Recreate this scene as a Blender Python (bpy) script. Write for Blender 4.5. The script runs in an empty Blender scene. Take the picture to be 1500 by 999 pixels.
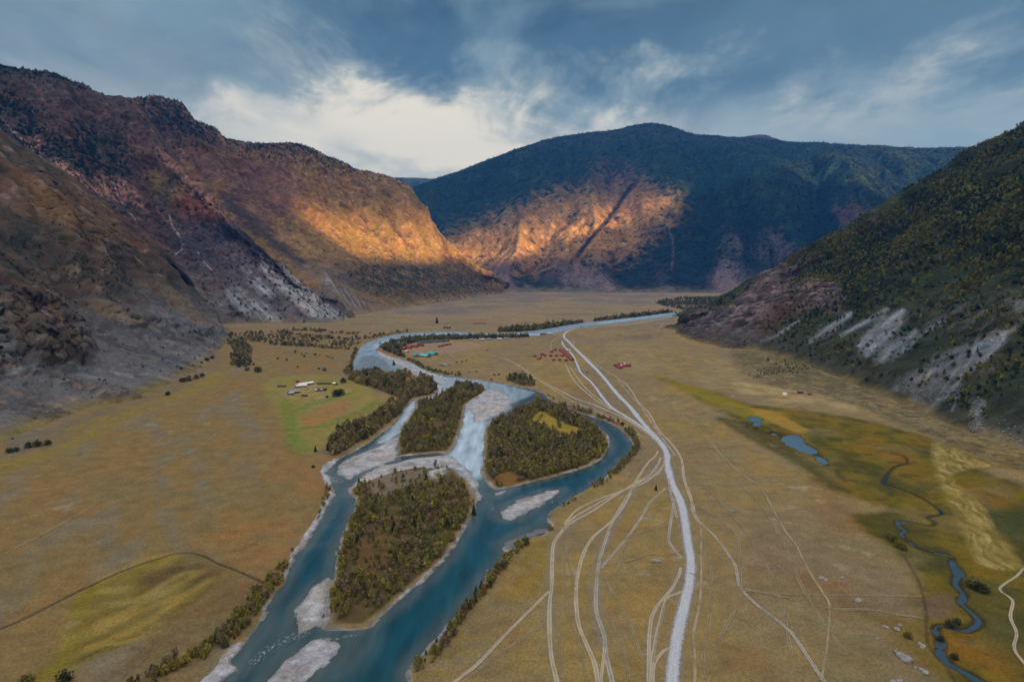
HAZE = 3.1e-5
HAZE_COL = (.03, .30, 1.0, 1)
EXPOSURE = 1.15
SKY_GAIN = 0.455
SKY_OFF = (3.1, 1.7, 0)
DENOISE = True
import bpy, bmesh, math, random
import numpy as np
from mathutils import Vector, Matrix
R = math.radians
rng = np.random.default_rng(7)
random.seed(7)
scn = bpy.context.scene
COL = scn.collection
# ------------------------------------------------------------------ camera maths
F = 1000.0                      # focal length in pixels of the 1500 px wide photograph
PITCH = math.atan((499.5-395.0)/F)
CAMZ = 200.0
cp, sp = math.cos(PITCH), math.sin(PITCH)
def ray(px, py):
    a = (px-750.0)/F; b = -(py-499.5)/F
    return np.array([a, cp+b*sp, -sp+b*cp])
def P(px, py, Y):
    """point of the view ray through pixel (px,py) at world distance Y along the valley"""
    d = ray(px, py); t = Y/d[1]
    return (d[0]*t, Y, CAMZ+d[2]*t)
def G(px, py, z=0.0):
    """ground point under pixel"""
    d = ray(px, py); t = (z-CAMZ)/d[2]
    return (d[0]*t, d[1]*t, z)
def project(X, Y, Z):
    x = X; y = Y; z = Z-CAMZ
    f = y*cp - z*sp; u = y*sp + z*cp
    f = np.where(f > 1, f, 1)
    return 750+F*x/f, 499.5-F*u/f
# ------------------------------------------------------------------ colour
def lin(c):
    c = np.asarray(c, float)/255.0
    return np.where(c <= .04045, c/12.92, ((c+.055)/1.055)**2.4)
KALB = np.array([1.42, 1.45, 1.50])      # from how the shaded surface looks to its base colour
def alb(r, g, b):
    return np.clip(lin((r, g, b))*KALB, .004, .8)
# ------------------------------------------------------------------ noise
def _hash(ix, iy, seed):
    h = (ix.astype(np.int64)*374761393 + iy.astype(np.int64)*668265263 + seed*1274126177) & 0xffffffff
    h = ((h ^ (h >> 13))*1274126177) & 0xffffffff
    h = ((h ^ (h >> 16))*2246822519) & 0xffffffff
    return (h ^ (h >> 15)) & 0xffffffff
def perlin(x, y, seed=0):
    x0 = np.floor(x); y0 = np.floor(y); fx = x-x0; fy = y-y0
    u = fx*fx*fx*(fx*(fx*6-15)+10); v = fy*fy*fy*(fy*(fy*6-15)+10)
    def g(i, j):
        a = _hash(x0+i, y0+j, seed)*(2*math.pi/4294967296.0)
        return np.cos(a)*(fx-i)+np.sin(a)*(fy-j)
    n00, n10, n01, n11 = g(0, 0), g(1, 0), g(0, 1), g(1, 1)
    return ((n00*(1-u)+n10*u)*(1-v)+(n01*(1-u)+n11*u)*v)*1.5
def fbm(x, y, octv=4, seed=0, gain=.5, lac=2.03):
    s = 0; a = 1; t = 0
    for o in range(octv):
        s = s+a*perlin(x, y, seed+o*17); t += a; a *= gain; x = x*lac+13.7; y = y*lac-7.3
    return s/t*1.35
def ridged(x, y, octv=4, seed=0, gain=.5, lac=2.07):
    s = 0; a = 1; t = 0
    for o in range(octv):
        n = 1-np.abs(perlin(x, y, seed+o*17))*1.6
        s = s+a*n; t += a; a *= gain; x = x*lac+3.7; y = y*lac+9.1
    return s/t
def sstep(a, b, x):
    t = np.clip((x-a)/(b-a), 0, 1); return t*t*(3-2*t)
def mix(a, b, t):
    t = np.asarray(t)[..., None]; return a*(1-t)+np.asarray(b)*t
# ------------------------------------------------------------------ curves and polygons
def catmull(pts, n, closed=False):
    p = np.asarray(pts, float); m = len(p)
    k = m if closed else m-1
    ts = np.linspace(0, k, n*k+1)[:-1] if closed else np.linspace(0, k, n*k+1)
    return cr_eval(p, ts, closed)
def cr_eval(p, ts, closed=False):
    m = len(p); i = np.floor(ts).astype(int)
    if not closed: i = np.clip(i, 0, m-2)
    f = (ts-i).reshape((-1,)+(1,)*(p.ndim-1))
    def q(j):
        if closed: return p[j % m]
        lo = np.clip(j, 0, m-1)
        r = p[lo].copy()
        below = j < 0; above = j > m-1
        if below.any(): r[below] = 2*p[0]-p[1]
        if above.any(): r[above] = 2*p[m-1]-p[m-2]
        return r
    a, b, c, d = q(i-1), q(i), q(i+1), q(i+2)
    return .5*((2*b)+(-a+c)*f+(2*a-5*b+4*c-d)*f*f+(-a+3*b-3*c+d)*f**3)
def gpoly(px, n=5, z=0.0):
    """closed pixel outline -> smooth closed ground outline in metres"""
    w = np.array([G(x, y, z)[:2] for x, y in px])
    return catmull(w, n, True)
def seg_dist(x, y, a, b):
    d = b-a; L = d@d+1e-9
    t = np.clip(((x-a[0])*d[0]+(y-a[1])*d[1])/L, 0, 1)
    return (x-a[0]-t*d[0])**2+(y-a[1]-t*d[1])**2
def sdf(x, y, poly, margin=60.0):
    """signed distance, negative inside; 'margin' beyond it"""
    out = np.full(x.shape, margin)
    lo = poly.min(0)-margin; hi = poly.max(0)+margin
    m = (x > lo[0]) & (x < hi[0]) & (y > lo[1]) & (y < hi[1])
    if not m.any(): return out
    xs, ys = x[m], y[m]
    d2 = np.full(xs.shape, 1e12); ins = np.zeros(xs.shape, bool)
    n = len(poly)
    for k in range(n):
        a, b = poly[k], poly[(k+1) % n]
        d2 = np.minimum(d2, seg_dist(xs, ys, a, b))
        if a[1] != b[1]:
            c = ((a[1] > ys) != (b[1] > ys)) & (xs < (b[0]-a[0])*(ys-a[1])/(b[1]-a[1])+a[0])
            ins ^= c
    d = np.sqrt(d2); out[m] = np.minimum(np.where(ins, -d, d), margin)
    return out
def ldist(x, y, line, margin=40.0, width=None):
    out = np.full(x.shape, margin)
    lo = line.min(0)-margin; hi = line.max(0)+margin
    m = (x > lo[0]) & (x < hi[0]) & (y > lo[1]) & (y < hi[1])
    if not m.any(): return out
    xs, ys = x[m], y[m]; best = np.full(xs.shape, margin)
    for k in range(len(line)-1):
        d = np.sqrt(seg_dist(xs, ys, line[k], line[k+1]))
        if width is not None: d = d-.5*(width[k]+width[k+1])*.5
        best = np.minimum(best, d)
    out[m] = best
    return out
def gline(px, n=6):
    w = np.array([G(x, y)[:2] for x, y in px]); return catmull(w, n)
# ------------------------------------------------------------------ objects
def tag(o, label=None, cat=None, group=None, kind=None):
    if label: o['label'] = label
    if cat: o['category'] = cat
    if group: o['group'] = group
    if kind: o['kind'] = kind
    return o
def new_mesh(name, V, Fc, mat=None, attrs=None, smooth=True, corner=None):
    me = bpy.data.meshes.new(name)
    V = np.ascontiguousarray(V, dtype=np.float32); Fc = np.ascontiguousarray(Fc, dtype=np.int32)
    nf, k = Fc.shape
    me.vertices.add(len(V)); me.vertices.foreach_set('co', V.ravel())
    me.loops.add(nf*k); me.loops.foreach_set('vertex_index', Fc.ravel())
    me.polygons.add(nf)
    me.polygons.foreach_set('loop_start', np.arange(0, nf*k, k, dtype=np.int32))
    try: me.polygons.foreach_set('loop_total', np.full(nf, k, dtype=np.int32))
    except Exception: pass
    me.polygons.foreach_set('use_smooth', np.full(nf, bool(smooth)))
    for an, av in (attrs or {}).items():
        av = np.asarray(av, dtype=np.float32)
        if av.ndim == 2:
            if av.shape[1] == 3: av = np.concatenate([av, np.ones((len(av), 1), np.float32)], 1)
            at = me.attributes.new(an, 'FLOAT_COLOR', 'POINT'); at.data.foreach_set('color', np.ascontiguousarray(av).ravel())
        else:
            at = me.attributes.new(an, 'FLOAT', 'POINT'); at.data.foreach_set('value', np.ascontiguousarray(av))
    me.update(); me.validate()
    if mat: me.materials.append(mat)
    return me
def link(name, me, parent=None, loc=None, rotz=None):
    o = bpy.data.objects.new(name, me); COL.objects.link(o)
    if parent: o.parent = parent
    if loc is not None: o.location = loc
    if rotz is not None: o.rotation_euler = (0, 0, rotz)
    return o
def grid_faces(nu, nv):
    i = np.arange(nu-1)[:, None]*nv+np.arange(nv-1)[None, :]
    return np.stack([i, i+nv, i+nv+1, i+1], -1).reshape(-1, 4)
# ------------------------------------------------------------------ node helper
class NT:
    def __init__(s, name):
        s.m = bpy.data.materials.new(name); s.m.use_nodes = True
        s.t = s.m.node_tree; s.t.nodes.clear()
        s.out = s.t.nodes.new('ShaderNodeOutputMaterial')
    def n(s, typ, **kw):
        nd = s.t.nodes.new('ShaderNode'+typ)
        for k, v in kw.items():
            if k.startswith('i_'):
                key = k[2:].replace('_', ' ')
                nd.inputs[int(key) if key.isdigit() else key].default_value = v
            else: setattr(nd, k, v)
        return nd
    def l(s, a, b): s.t.links.new(a, b)
    def coords(s): return s.n('TexCoord').outputs['Object']
    def noise(s, vec, scale, detail=4, rough=.55, dist=0.0, mapscale=None):
        if mapscale:
            mp = s.n('Mapping'); mp.inputs['Scale'].default_value = mapscale; s.l(vec, mp.inputs['Vector']); vec = mp.outputs[0]
        nd = s.n('TexNoise'); nd.inputs['Scale'].default_value = scale; nd.inputs['Detail'].default_value = detail
        nd.inputs['Roughness'].default_value = rough; nd.inputs['Distortion'].default_value = dist
        s.l(vec, nd.inputs['Vector']); return nd.outputs['Fac']
    def rng(s, v, a, b, c, d, smooth=False):
        m = s.n('MapRange'); m.inputs[1].default_value = a; m.inputs[2].default_value = b
        m.inputs[3].default_value = c; m.inputs[4].default_value = d
        if smooth: m.interpolation_type = 'SMOOTHSTEP'
        s.l(v, m.inputs[0]); return m.outputs[0]
    def math(s, op, a, b=None):
        m = s.n('Math', operation=op)
        for k, v in ((0, a), (1, b)):
            if v is None: continue
            if isinstance(v, (int, float)): m.inputs[k].default_value = v
            else: s.l(v, m.inputs[k])
        return m.outputs[0]
    def scale(s, col, fac):
        m = s.n('VectorMath', operation='SCALE'); s.l(col, m.inputs[0])
        if isinstance(fac, (int, float)): m.inputs['Scale'].default_value = fac
        else: s.l(fac, m.inputs['Scale'])
        return m.outputs[0]
    def mixc(s, fac, a, b):
        m = s.n('Mix', data_type='RGBA')
        for k, v in (('Factor', fac), ('A', a), ('B', b)):
            sock = [q for q in m.inputs if q.name == k and (q.type == ('VALUE' if k == 'Factor' else 'RGBA'))][0]
            if isinstance(v, (int, float)): sock.default_value = v
            elif isinstance(v, (tuple, list, np.ndarray)): sock.default_value = tuple(float(q) for q in v[:3])+(1,)
            else: s.l(v, sock)
        return [q for q in m.outputs if q.type == 'RGBA'][0]
    def attr(s, name, out='Color'):
        a = s.n('Attribute', attribute_name=name); return a.outputs[out]
    def bump(s, h, strength=.5, dist=1.0):
        b = s.n('Bump'); b.inputs['Strength'].default_value = strength; b.inputs['Distance'].default_value = dist
        s.l(h, b.inputs['Height']); return b.outputs['Normal']
    def bsdf(s, col, rough=.9, normal=None, spec=.2, metal=0.0):
        b = s.n('BsdfPrincipled')
        if isinstance(col, (tuple, list, np.ndarray)): b.inputs['Base Color'].default_value = tuple(float(q) for q in col[:3])+(1,)
        else: s.l(col, b.inputs['Base Color'])
        if isinstance(rough, (int, float)): b.inputs['Roughness'].default_value = rough
        else: s.l(rough, b.inputs['Roughness'])
        b.inputs['Specular IOR Level'].default_value = spec; b.inputs['Metallic'].default_value = metal
        if normal is not None: s.l(normal, b.inputs['Normal'])
        return b.outputs[0]
    def done(s, sh): s.l(sh, s.out.inputs['Surface']); return s.m
def plain(name, rgb, rough=.8, var=.25, scale=1.0, spec=.2):
    t = NT(name); c = t.coords()
    n = t.noise(c, scale, 3)
    oi = t.n('ObjectInfo')
    k = t.math('MULTIPLY', t.rng(n, .3, .7, 1-var, 1+var), t.rng(oi.outputs['Random'], 0, 1, .85, 1.15))
    base = t.n('RGB'); base.outputs[0].default_value = tuple(float(v) for v in rgb)+(1,)
    return t.done(t.bsdf(t.scale(base.outputs[0], k), rough, None, spec))
# ================================================================== outlines traced on the valley floor
WET = [(300,1040),(324,999),(349,976),(343,963),(355,948),(374,924),(392,892),(404,870),(419,852),(427,834),(434,812),(451,798),(455,784),(469,766),
 (483,737),(489,715),(484,697),(479,690),(490,676),(505,667),(538,650),(559,634),(576,622),(586,610),(595,597),(603,587),(624,581),(638,577),(642,565),
 (632,559),(619,553),(602,548),(586,545),(566,542),(540,545),(522,548),(518,535),(523,520),(528,510),(538,502),(552,497),(567,492.5),(597,488),(625,486.5),(655,485.5),
 (690,487),(730,488),(770,486),(800,482),(838,475.5),(862,472),(889,469.5),(920,466),(950,462.5),(985,458),(1000,459.5),(960,466),(920,471),(889,474.5),
 (860,477.5),(843,479.5),(815,487),(789,491),(740,492),(690,490.5),(651,489.5),(620,491.5),(592,495),(570,500),(556,507),(551,514),(566,523),(592,527),(610,536),(624,543),(645,549),(668,552),
 (705,557),(735,562),(773,568),(795,576),(808,586),(830,597),(870,611),(886,616),(905,625),(920,640),(924,654),(916,668),(900,683),(881,699),(862,711),
 (844,725),(820,740),(808,748),(803,759),(806,772),(795,780),(770,788),(760,795),(745,808),(727,823),(704,852),(673,888),(648,924),(620,956),(598,985),(580,1040)]
ISLAND_NEAR = [(476,919),(478,906),(481,870),(487,845),(492,809),(505,777),(515,751),(520,732),(511,717),(521,710),(541,701),(567,692),(604,684),(640,679),(659,682),
 (676,696),(690,710),(697,730),(690,755),(673,784),(659,809),(638,830),(616,852),(580,884),(551,908),(533,918)]
ISLAND_EAST = [(762,597),(780,589),(800,589),(835,601),(865,615),(886,632),(893,646),(889,662),(870,677),(843,688),(801,700),(772,707),(729,716),(714,705),(705,690),(706,670),(708,655),(708,634),(716,619),(740,607)]
ISLAND_MID = [(608,596),(611,588),(635,583),(652,572),(668,562),(695,563),(710,567),(712,574),(694,585),(684,592),(681,603),(678,619),(670,643),(660,660),(640,662),(619,664),(590,667),(574,669),(578,664),(584,660),(579,646),(589,625),(600,608)]
BARS = {
 'near_left': [(489,836),(469,847),(454,859),(436,888),(431,927),(446,925),(458,918),(472,908),(480,870)],
 'bottom': [(380,1010),(397,982),(415,963),(443,942),(472,933),(487,935),(497,945),(495,956),(472,974),(440,1010)],
 'right': [(733,757),(735,747),(748,738),(763,730),(800,718),(822,715.5),(815,724),(801,733),(772,750),(747,760)],
 'east_tip': [(723,723),(730,718),(744,715),(742,719),(728,725)],
 'upper_mid': [(709,571),(722,570),(738,575),(748,582),(749,592),(737,603),(714,614),(693,617),(690,604),(680,592),(694,582)],
 'middle': [(492,690),(500,680),(511,670),(543,656),(573,641),(588,640),(584,655),(588,662),(576,673),(545,684),(524,695),(514,702),(502,699)],
 'arc': [(511,717),(524,699),(550,685),(590,674),(630,667),(662,667),(684,684),(701,712),(702,732),(690,712),(662,686),(600,688),(545,704)],
 'bend': [(552,514),(566,517),(592,528),(612,539),(630,548),(655,556),(640,557),(612,550),(590,540),(572,528),(556,521)],
 'right_bank': [(737,800),(737,793),(760,782),(790,772),(806,774),(790,783),(765,796),(745,805)],
}
SHRUB_BAR = [(701,606),(702,593),(715,588),(738,583),(740,588),(722,597)]
WETP = gpoly(WET, 4); NEARP = gpoly(ISLAND_NEAR, 4); EASTP = gpoly(ISLAND_EAST, 4); MIDP = gpoly(ISLAND_MID, 4)
BARP = {k: gpoly(v, 4) for k, v in BARS.items()}
def stroke(px, w):
    l = gline(px, 6); ww = np.interp(np.linspace(0, len(w)-1, len(l)), np.arange(len(w)), w); return l, ww
STREAM = stroke([(1305,664),(1325,668),(1328,678),(1309,684),(1294,706),(1310,712),(1345,725.5),(1375,745),(1378,752),(1359,757),(1369,764),(1363,769),(1345.5,766),(1318.6,762),(1315.6,767),
 (1326,776),(1320,782),(1348.5,803),(1390,812),(1396,826),(1404,838),(1399.5,853),(1413,870.6),(1408,881),(1426,897.6),(1434,909.6),(1417,921.5),(1399.5,919),(1376,914),(1371,921.5),
 (1378.5,939.5),(1377,954.5),(1390,969.5),(1414,983),(1441,999),(1475,1015)],
 [.8,1.0,1.4,.9,.9,1.1,1.1,1.1,1.2,1.2,1.4,1.4,1.3,1.3,1.6,1.5,1.5,1.5,1.5,2.6,5.5,4.6,3.2,2.6,3.8,5.2,4.2,3.2,2.6,2.6,3.2,3.2,3,2.6,3.4,3.4])
PONDS = [gpoly([(1144,640),(1150,636.5),(1163,636),(1178,643),(1186,654),(1192,661),(1180,662),(1166,655),(1152,648)], 4),
         gpoly([(1096,612),(1104,609.5),(1116,613),(1113,617),(1100,616)], 4), 
         gpoly([(1102,619),(1110,617),(1114,621),(1108,623)], 4), gpoly([(1125,634),(1136,632),(1140,637),(1130,637)],4), gpoly([(1196,668),(1204,672),(1213,681),(1206,678)],4)]
DITCH = gline([(-30,930),(30,908),(110,868),(180,835),(240,814),(270,808),(295,812),(320,824),(350,836),(386,852)], 6)
DITCH_R = gline([(1324.6,814),(1337,835),(1345,850),(1352,872),(1357,900),(1357,925),(1362,948),(1385,975),(1400,999)], 6)

def undul(x, y):
    return .9*fbm(x/260, y/260, 3, 5)+.25*fbm(x/45, y/45, 2, 9)
def land(x, y):
    """metres from the shoreline (positive on land), bar mask"""
    jit = 1.6*fbm(x/14, y/14, 3, 21)+2.0*fbm(x/60, y/60, 2, 22)
    wet = sdf(x, y, WETP, 80)+jit*.9
    L = wet.copy()
    for p in (NEARP, EASTP, MIDP): L = np.maximum(L, -sdf(x, y, p, 80)+jit*.6)
    B = np.full(x.shape, -80.0)
    for k, p in BARP.items(): B = np.maximum(B, -sdf(x, y, p, 80)+jit*1.3)
    S = np.minimum(ldist(x, y, STREAM[0], 40, STREAM[1])+.24*jit, 40)
    pond = np.full(x.shape, 40.0)
    for p in PONDS: pond = np.minimum(pond, sdf(x, y, p, 40)+2.4*jit)
    return L, B, S, pond
def ground_z(x, y, full=None):
    L, B, S, pond = full if full is not None else land(x, y)
    u = undul(x, y)
    shore = sstep(0, 40, L)
    zl = np.clip(L*.34-1.0, -3.0, 0)+u*shore
    zb = np.clip(B*.06-1.05, -3.0, -.38)
    z = np.where(B > L, np.maximum(zl, zb), zl)
    zs = np.clip(np.minimum(S, pond)*.45-1.0, -1.9, 0)
    k = sstep(0, 30, np.minimum(S, pond))
    z = np.where(np.minimum(S, pond) < 39, np.minimum(z*k+zs*(1-0*k), z), z)
    d = ldist(x, y, DITCH, 6); z = z-.7*(1-sstep(.4, 1.6, d))
    return z
# ------------------------------------------------------------------ ground sheet
rows = np.concatenate([np.linspace(-3500, -200, 8), np.linspace(-100, 235, 8), 200.0/((np.linspace(1175, 402.5, 860)-395.0)/1000.0), [32000., 45000.]])
tans = np.concatenate([[-14,-8,-5,-3,-2,-1.5,-1.25,-1.08], np.linspace(-.98, .98, 1120), [1.08,1.25,1.5,2,3,5,8,14]])
RY, TT = np.meshgrid(rows, tans, indexing='ij')
GX = np.clip(TT*np.maximum(RY, 250), -22000, 22000); GY = RY
sh = GX.shape
gx, gy = GX.ravel(), GY.ravel()
LAND = land(gx, gy)
gz_ = ground_z(gx, gy, LAND)
L, B, S, POND = LAND
bar = (B > L)
# ---- base colours of the valley floor
ppx, ppy = project(gx, gy, np.zeros_like(gx))
nA = fbm(gx/150, gy/230, 5, 31); nB = fbm(gx/35, gy/60, 4, 32); nC = fbm(gx/9, gy/9, 3, 33); nS = fbm((gx+gy*.55)/40, (gy-gx*.55)/260, 4, 34)
c = np.empty((len(gx), 3)); c[:] = alb(121, 104, 71)
c = mix(c, alb(113, 98, 74), sstep(-.1, .45, nA)*.75)
c = mix(c, alb(130, 108, 60), sstep(.05, .5, -nA+.4*nB)*.75)
c = mix(c, alb(112, 84, 56), sstep(.2, .6, fbm(gx/80, gy/80, 4, 35))*.5)
left = sstep(0, 1, (600-ppx)/120)*(gx < 50)
cl = np.empty_like(c); cl[:] = alb(115, 95, 58)
cl = mix(cl, alb(106, 98, 80), sstep(-.05, .5, nS+.5*nB)*.7)
cl = mix(cl, alb(120, 94, 56), sstep(.05, .5, fbm(gx/120, gy/120, 4, 36)-.3*nS)*.42)
c = mix(c, cl, left)
def area(pxpoly, soft, n=4, wob=0.25):
    p = gpoly(pxpoly, n)
    d = sdf(gx, gy, p, max(60, soft*4))
    return sstep(soft, -soft, d+nB*soft*wob*2+nC*soft*wob)
def line(px, w, soft):
    d = ldist(gx, gy, gline(px, 6), w+soft*3)
    return sstep(w+soft, w-soft, d+nC*soft*.5)
# distance greyer and duller
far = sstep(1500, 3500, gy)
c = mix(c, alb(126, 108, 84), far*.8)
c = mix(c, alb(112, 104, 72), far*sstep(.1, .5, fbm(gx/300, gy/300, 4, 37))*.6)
# orange ground by the left bank
c = mix(c, alb(130, 92, 52), area([(395,640),(455,660),(478,700),(478,730),(450,780),(420,815),(385,830),(330,815),(300,790),(345,740),(380,690)], 22)*sstep(-.25, .45, nA*.6+nS+nB)*.7)
c = mix(c, alb(118, 102, 50), area([(0,672),(60,648),(140,608),(235,578),(300,545),(330,560),(250,590),(170,625),(80,668),(0,690)], 14)*.8)
# farm meadow
c = mix(c, alb(122, 112, 54), area([(385,562),(440,548),(520,556),(560,590),(575,606),(545,628),(500,630),(482,650),(445,665),(428,640),(405,600)], 9)*.75)
c = mix(c, alb(134, 100, 58), area([(447,612),(470,598),(500,585),(512,590),(505,605),(470,622),(446,628)], 5)*.9)
green = np.maximum.reduce([line([(418,588),(424,615),(430,640),(440,660)], 8, 4), line([(424,605),(455,592),(490,582),(520,574)], 7, 6),
   line([(440,628),(475,622),(505,612),(535,600),(552,588)], 7, 6), line([(470,560),(492,557)], 5, 5), line([(430,645),(445,660)], 9, 6)])
c = mix(c, alb(92, 106, 42), green*(.75+.25*nB))
c = mix(c, alb(134, 122, 92), area([(415,575),(440,562),(470,566),(485,580),(460,590),(425,586)], 8)*sstep(-.2, .3, nC+nB)*.6)
# lower left meadow with mown bands
lf = area([(250,812),(295,815),(322,835),(312,862),(255,905),(205,938),(130,968),(55,1000),(85,950),(102,900),(118,872),(170,845)], 2.2)
wx_ = gx+22*fbm(gx/60, gy/60, 3, 40); wy_ = gy+22*fbm(gx/60+5, gy/60, 3, 42)
band = fbm((wx_*.8+wy_*.6)/55, (wy_*.8-wx_*.6)/15, 5, 41)
c = mix(c, alb(108, 94, 40), lf*.85); c = mix(c, alb(130, 114, 62), lf*sstep(.0, .45, band)*.6); c = mix(c, alb(88, 72, 42), lf*sstep(.05, .45, -band)*.65)
c = mix(c, alb(80, 64, 40), area([(205,850),(250,832),(292,822),(318,836),(300,862),(262,850),(225,868)], 5)*.75)
c = mix(c, alb(112, 100, 34), line([(60,995),(98,958),(112,905),(122,874),(170,846),(215,828),(262,812)], 4, 4)*.7)
c = mix(c, alb(138, 116, 56), (line([(205,880),(240,856),(275,838),(286,842)], 3, 2.5)+line([(130,950),(190,925),(250,888),(310,848)], 3, 3)+line([(150,848),(215,818),(275,810)], 3, 3)+line([(165,905),(235,870),(300,835)], 3.5, 4)+line([(100,935),(180,905),(260,875)], 3, 4)).clip(0, 1)*.6)
c = mix(c, alb(100, 80, 52), area([(275,812),(300,815),(330,838),(385,860),(330,930),(240,980),(140,1000),(255,905),(318,858)], 8)*.7)
# marsh
marsh = area([(930,538),(987,559),(1039,572),(1098,592),(1172,600),(1283,619),(1376,648),(1440,690),(1520,730),(1530,1030),(1400,1020),(1357,925),(1345,860),(1324,814),(1260,775),(1250,756),(1303,748),(1272,737),(1239,726),(1209,708),(1172,672),(1113,638),(1070,612),(1010,578),(960,552)], 9)
mz = fbm(gx/55, gy/70, 5, 43)
mc = np.empty_like(c); mc[:] = alb(98, 84, 26)
mc = mix(mc, alb(70, 66, 28), sstep(-.05, .45, mz)); mc = mix(mc, alb(112, 80, 26), sstep(.05, .5, -mz+.2*nB)*.8)
mc = mix(mc, alb(58, 58, 30), sstep(.15, .45, fbm(gx/22, gy/22, 4, 44))*.55)
c = mix(c, mc, marsh)
c = mix(c, alb(122, 112, 30), area([(940,540),(987,559),(1039,573),(1098,596),(1150,606),(1120,622),(1060,598),(1000,572)], 9)*.6)
c = mix(c, alb(132, 116, 78), area([(900,500),(1000,510),(1150,550),(1330,610),(1250,605),(1100,585),(1000,555),(900,540)], 30)*sstep(-.3, .3, nA+.5*nB)*.6)
c = mix(c, alb(106, 96, 64), sstep(.1, .45, fbm(gx/70, gy/70, 5, 60))*(1-far)*.45)
c = mix(c, alb(142, 112, 46), area([(1098,600),(1130,603),(1175,625),(1185,632),(1165,633),(1130,618)], 3)*.85)
c = mix(c, alb(66, 62, 28), area([(1064,612),(1100,622),(1140,640),(1175,668),(1215,700),(1245,722),(1210,712),(1160,676),(1110,650),(1050,615)], 6)*.8)
c = mix(c, alb(44, 38, 30), area([(1085,618),(1120,622),(1150,632),(1192,655),(1230,690),(1236,704),(1190,668),(1140,640),(1100,630)], 4)*sstep(-.2,.25,nB+nC)*.85)
c = mix(c, alb(64, 62, 26), area([(1250,756),(1275,752),(1320,752),(1330,790),(1330,815),(1300,795),(1270,778)], 5)*.8)
c = mix(c, alb(56, 60, 30), area([(1405,740),(1440,750),(1520,740),(1520,830),(1490,826),(1465,785)], 8)*.75)
c = mix(c, alb(70, 68, 34), area([(1395,850),(1450,850),(1520,880),(1520,1000),(1440,940)], 12)*.6)
# mown pale strips
st = area([(1376,648),(1431,667),(1484,682),(1431,686),(1391,697),(1402,711),(1442,748),(1461,786),(1474,795),(1493,829),(1459,833),(1432,822),(1420,796),(1396,745),(1374,700),(1366,660)], 3)
sw = gx+9*fbm(gx/35, gy/35, 3, 46); sb = fbm((sw*.97-gy*.24)/5.5, (gy*.97+sw*.24)/45, 4, 47)
c = mix(c, alb(130, 113, 58), st*.85*sstep(-.7, .1, nB+.6)); c = mix(c, alb(98, 84, 40), st*sstep(-.02, .3, sb)*.8); c = mix(c, alb(156, 138, 86), st*sstep(.08, .4, -sb)*.6)
c = mix(c, alb(150, 128, 86), area([(1240,578),(1330,600),(1460,640),(1500,655),(1500,672),(1440,652),(1340,620),(1240,600),(1150,590),(1060,570),(1080,560),(1160,566)], 8)*sstep(-.3, .3, nB)*.7)
c = mix(c, alb(98, 78, 60), area([(1353,876),(1390,870),(1394,900),(1358,904)], 2)*.8)
c = mix(c, alb(104, 86, 34), area([(1230,890),(1310,902),(1357,908),(1375,950),(1400,1000),(1330,960),(1290,920)], 8)*.7)
c = mix(c, alb(116, 96, 42), area([(760,800),(806,790),(800,860),(745,885),(690,960),(640,1000),(600,1005),(640,950),(690,895),(725,850)], 7)*.8*sstep(-.4, .2, nB+nC))
c = mix(c, alb(82, 76, 62), area([(950,480),(1010,476),(1015,492),(960,497),(900,493)], 12)*sstep(-.2, .4, nA+nB)*.5)
# bare bits by the camps
c = mix(c, alb(140, 112, 92), area([(585,500),(640,500),(700,503),(690,512),(640,520),(600,520)], 20)*.6)
c = mix(c, alb(98, 92, 88), area([(560,452),(640,440),(760,426),(960,430),(985,440),(900,446),(820,440),(740,452),(640,462)], 90)*sstep(-.35, .3, fbm(gx/210, gy/420, 4, 57))*.85)
c = mix(c, alb(100, 96, 62), sstep(2000, 2600, gy)*sstep(.1, .45, fbm(gx/500, gy/160, 4, 58))*.6)
c = mix(c, alb(96, 84, 74), sstep(1700, 2200, gy)*sstep(.15, .5, fbm(gx/160, gy/90, 4, 59))*.5)
# pale stony scuffs
scuff = sstep(.34, .6, fbm(gx/26, gy/26, 4, 48))*sstep(.1, .4, fbm(gx/200, gy/200, 2, 49))
c = mix(c, alb(150, 134, 110), scuff*.45*(1-marsh))
foot = area([(1075,512),(1200,532),(1320,578),(1430,634),(1505,660),(1505,692),(1400,658),(1300,614),(1200,578),(1100,556)], 13)
c = mix(c, alb(78, 72, 50), foot*sstep(-.35, .15, nB+.6*nC)*.75); c = mix(c, alb(60, 60, 40), foot*sstep(.05, .35, fbm(gx/12, gy/12, 4, 86))*.6)
footl = area([(0,640),(60,630),(150,595),(235,568),(300,535),(322,505),(330,520),(312,545),(250,585),(160,618),(80,655),(0,672)], 10)
c = mix(c, alb(94, 86, 72), footl*sstep(-.3, .2, nB+.6*nC)*.6)
# island floors
isl = np.maximum.reduce([-sdf(gx, gy, NEARP, 60), -sdf(gx, gy, EASTP, 60), -sdf(gx, gy, MIDP, 60)])
ic = np.empty_like(c); ic[:] = alb(78, 64, 40)
ic = mix(ic, alb(92, 76, 46), sstep(-.1, .4, fbm(gx/30, gy/30, 4, 51))); ic = mix(ic, alb(66, 66, 30), sstep(.1, .5, fbm(gx/18, gy/18, 4, 52))*.7)
c = mix(c, ic, sstep(2, 7, isl))
c = mix(c, alb(132, 112, 44), area([(776,617),(789,603),(800,605),(816,614),(859,631),(843,635),(828,640),(811,630),(790,622)], 3)*.95)
c = mix(c, alb(126, 98, 44), area([(590,556),(605,550),(618,553),(610,562),(595,562)], 4)*.8)
c = mix(c, alb(112, 82, 38), area([(722,700),(740,690),(760,695),(757,707),(735,710)], 4)*.8)
c = mix(c, alb(112, 100, 84), area([(535,712),(560,695),(620,688),(655,690),(640,705),(600,712),(560,728)], 5)*.75)
gr = alb(158, 156, 154)
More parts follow.
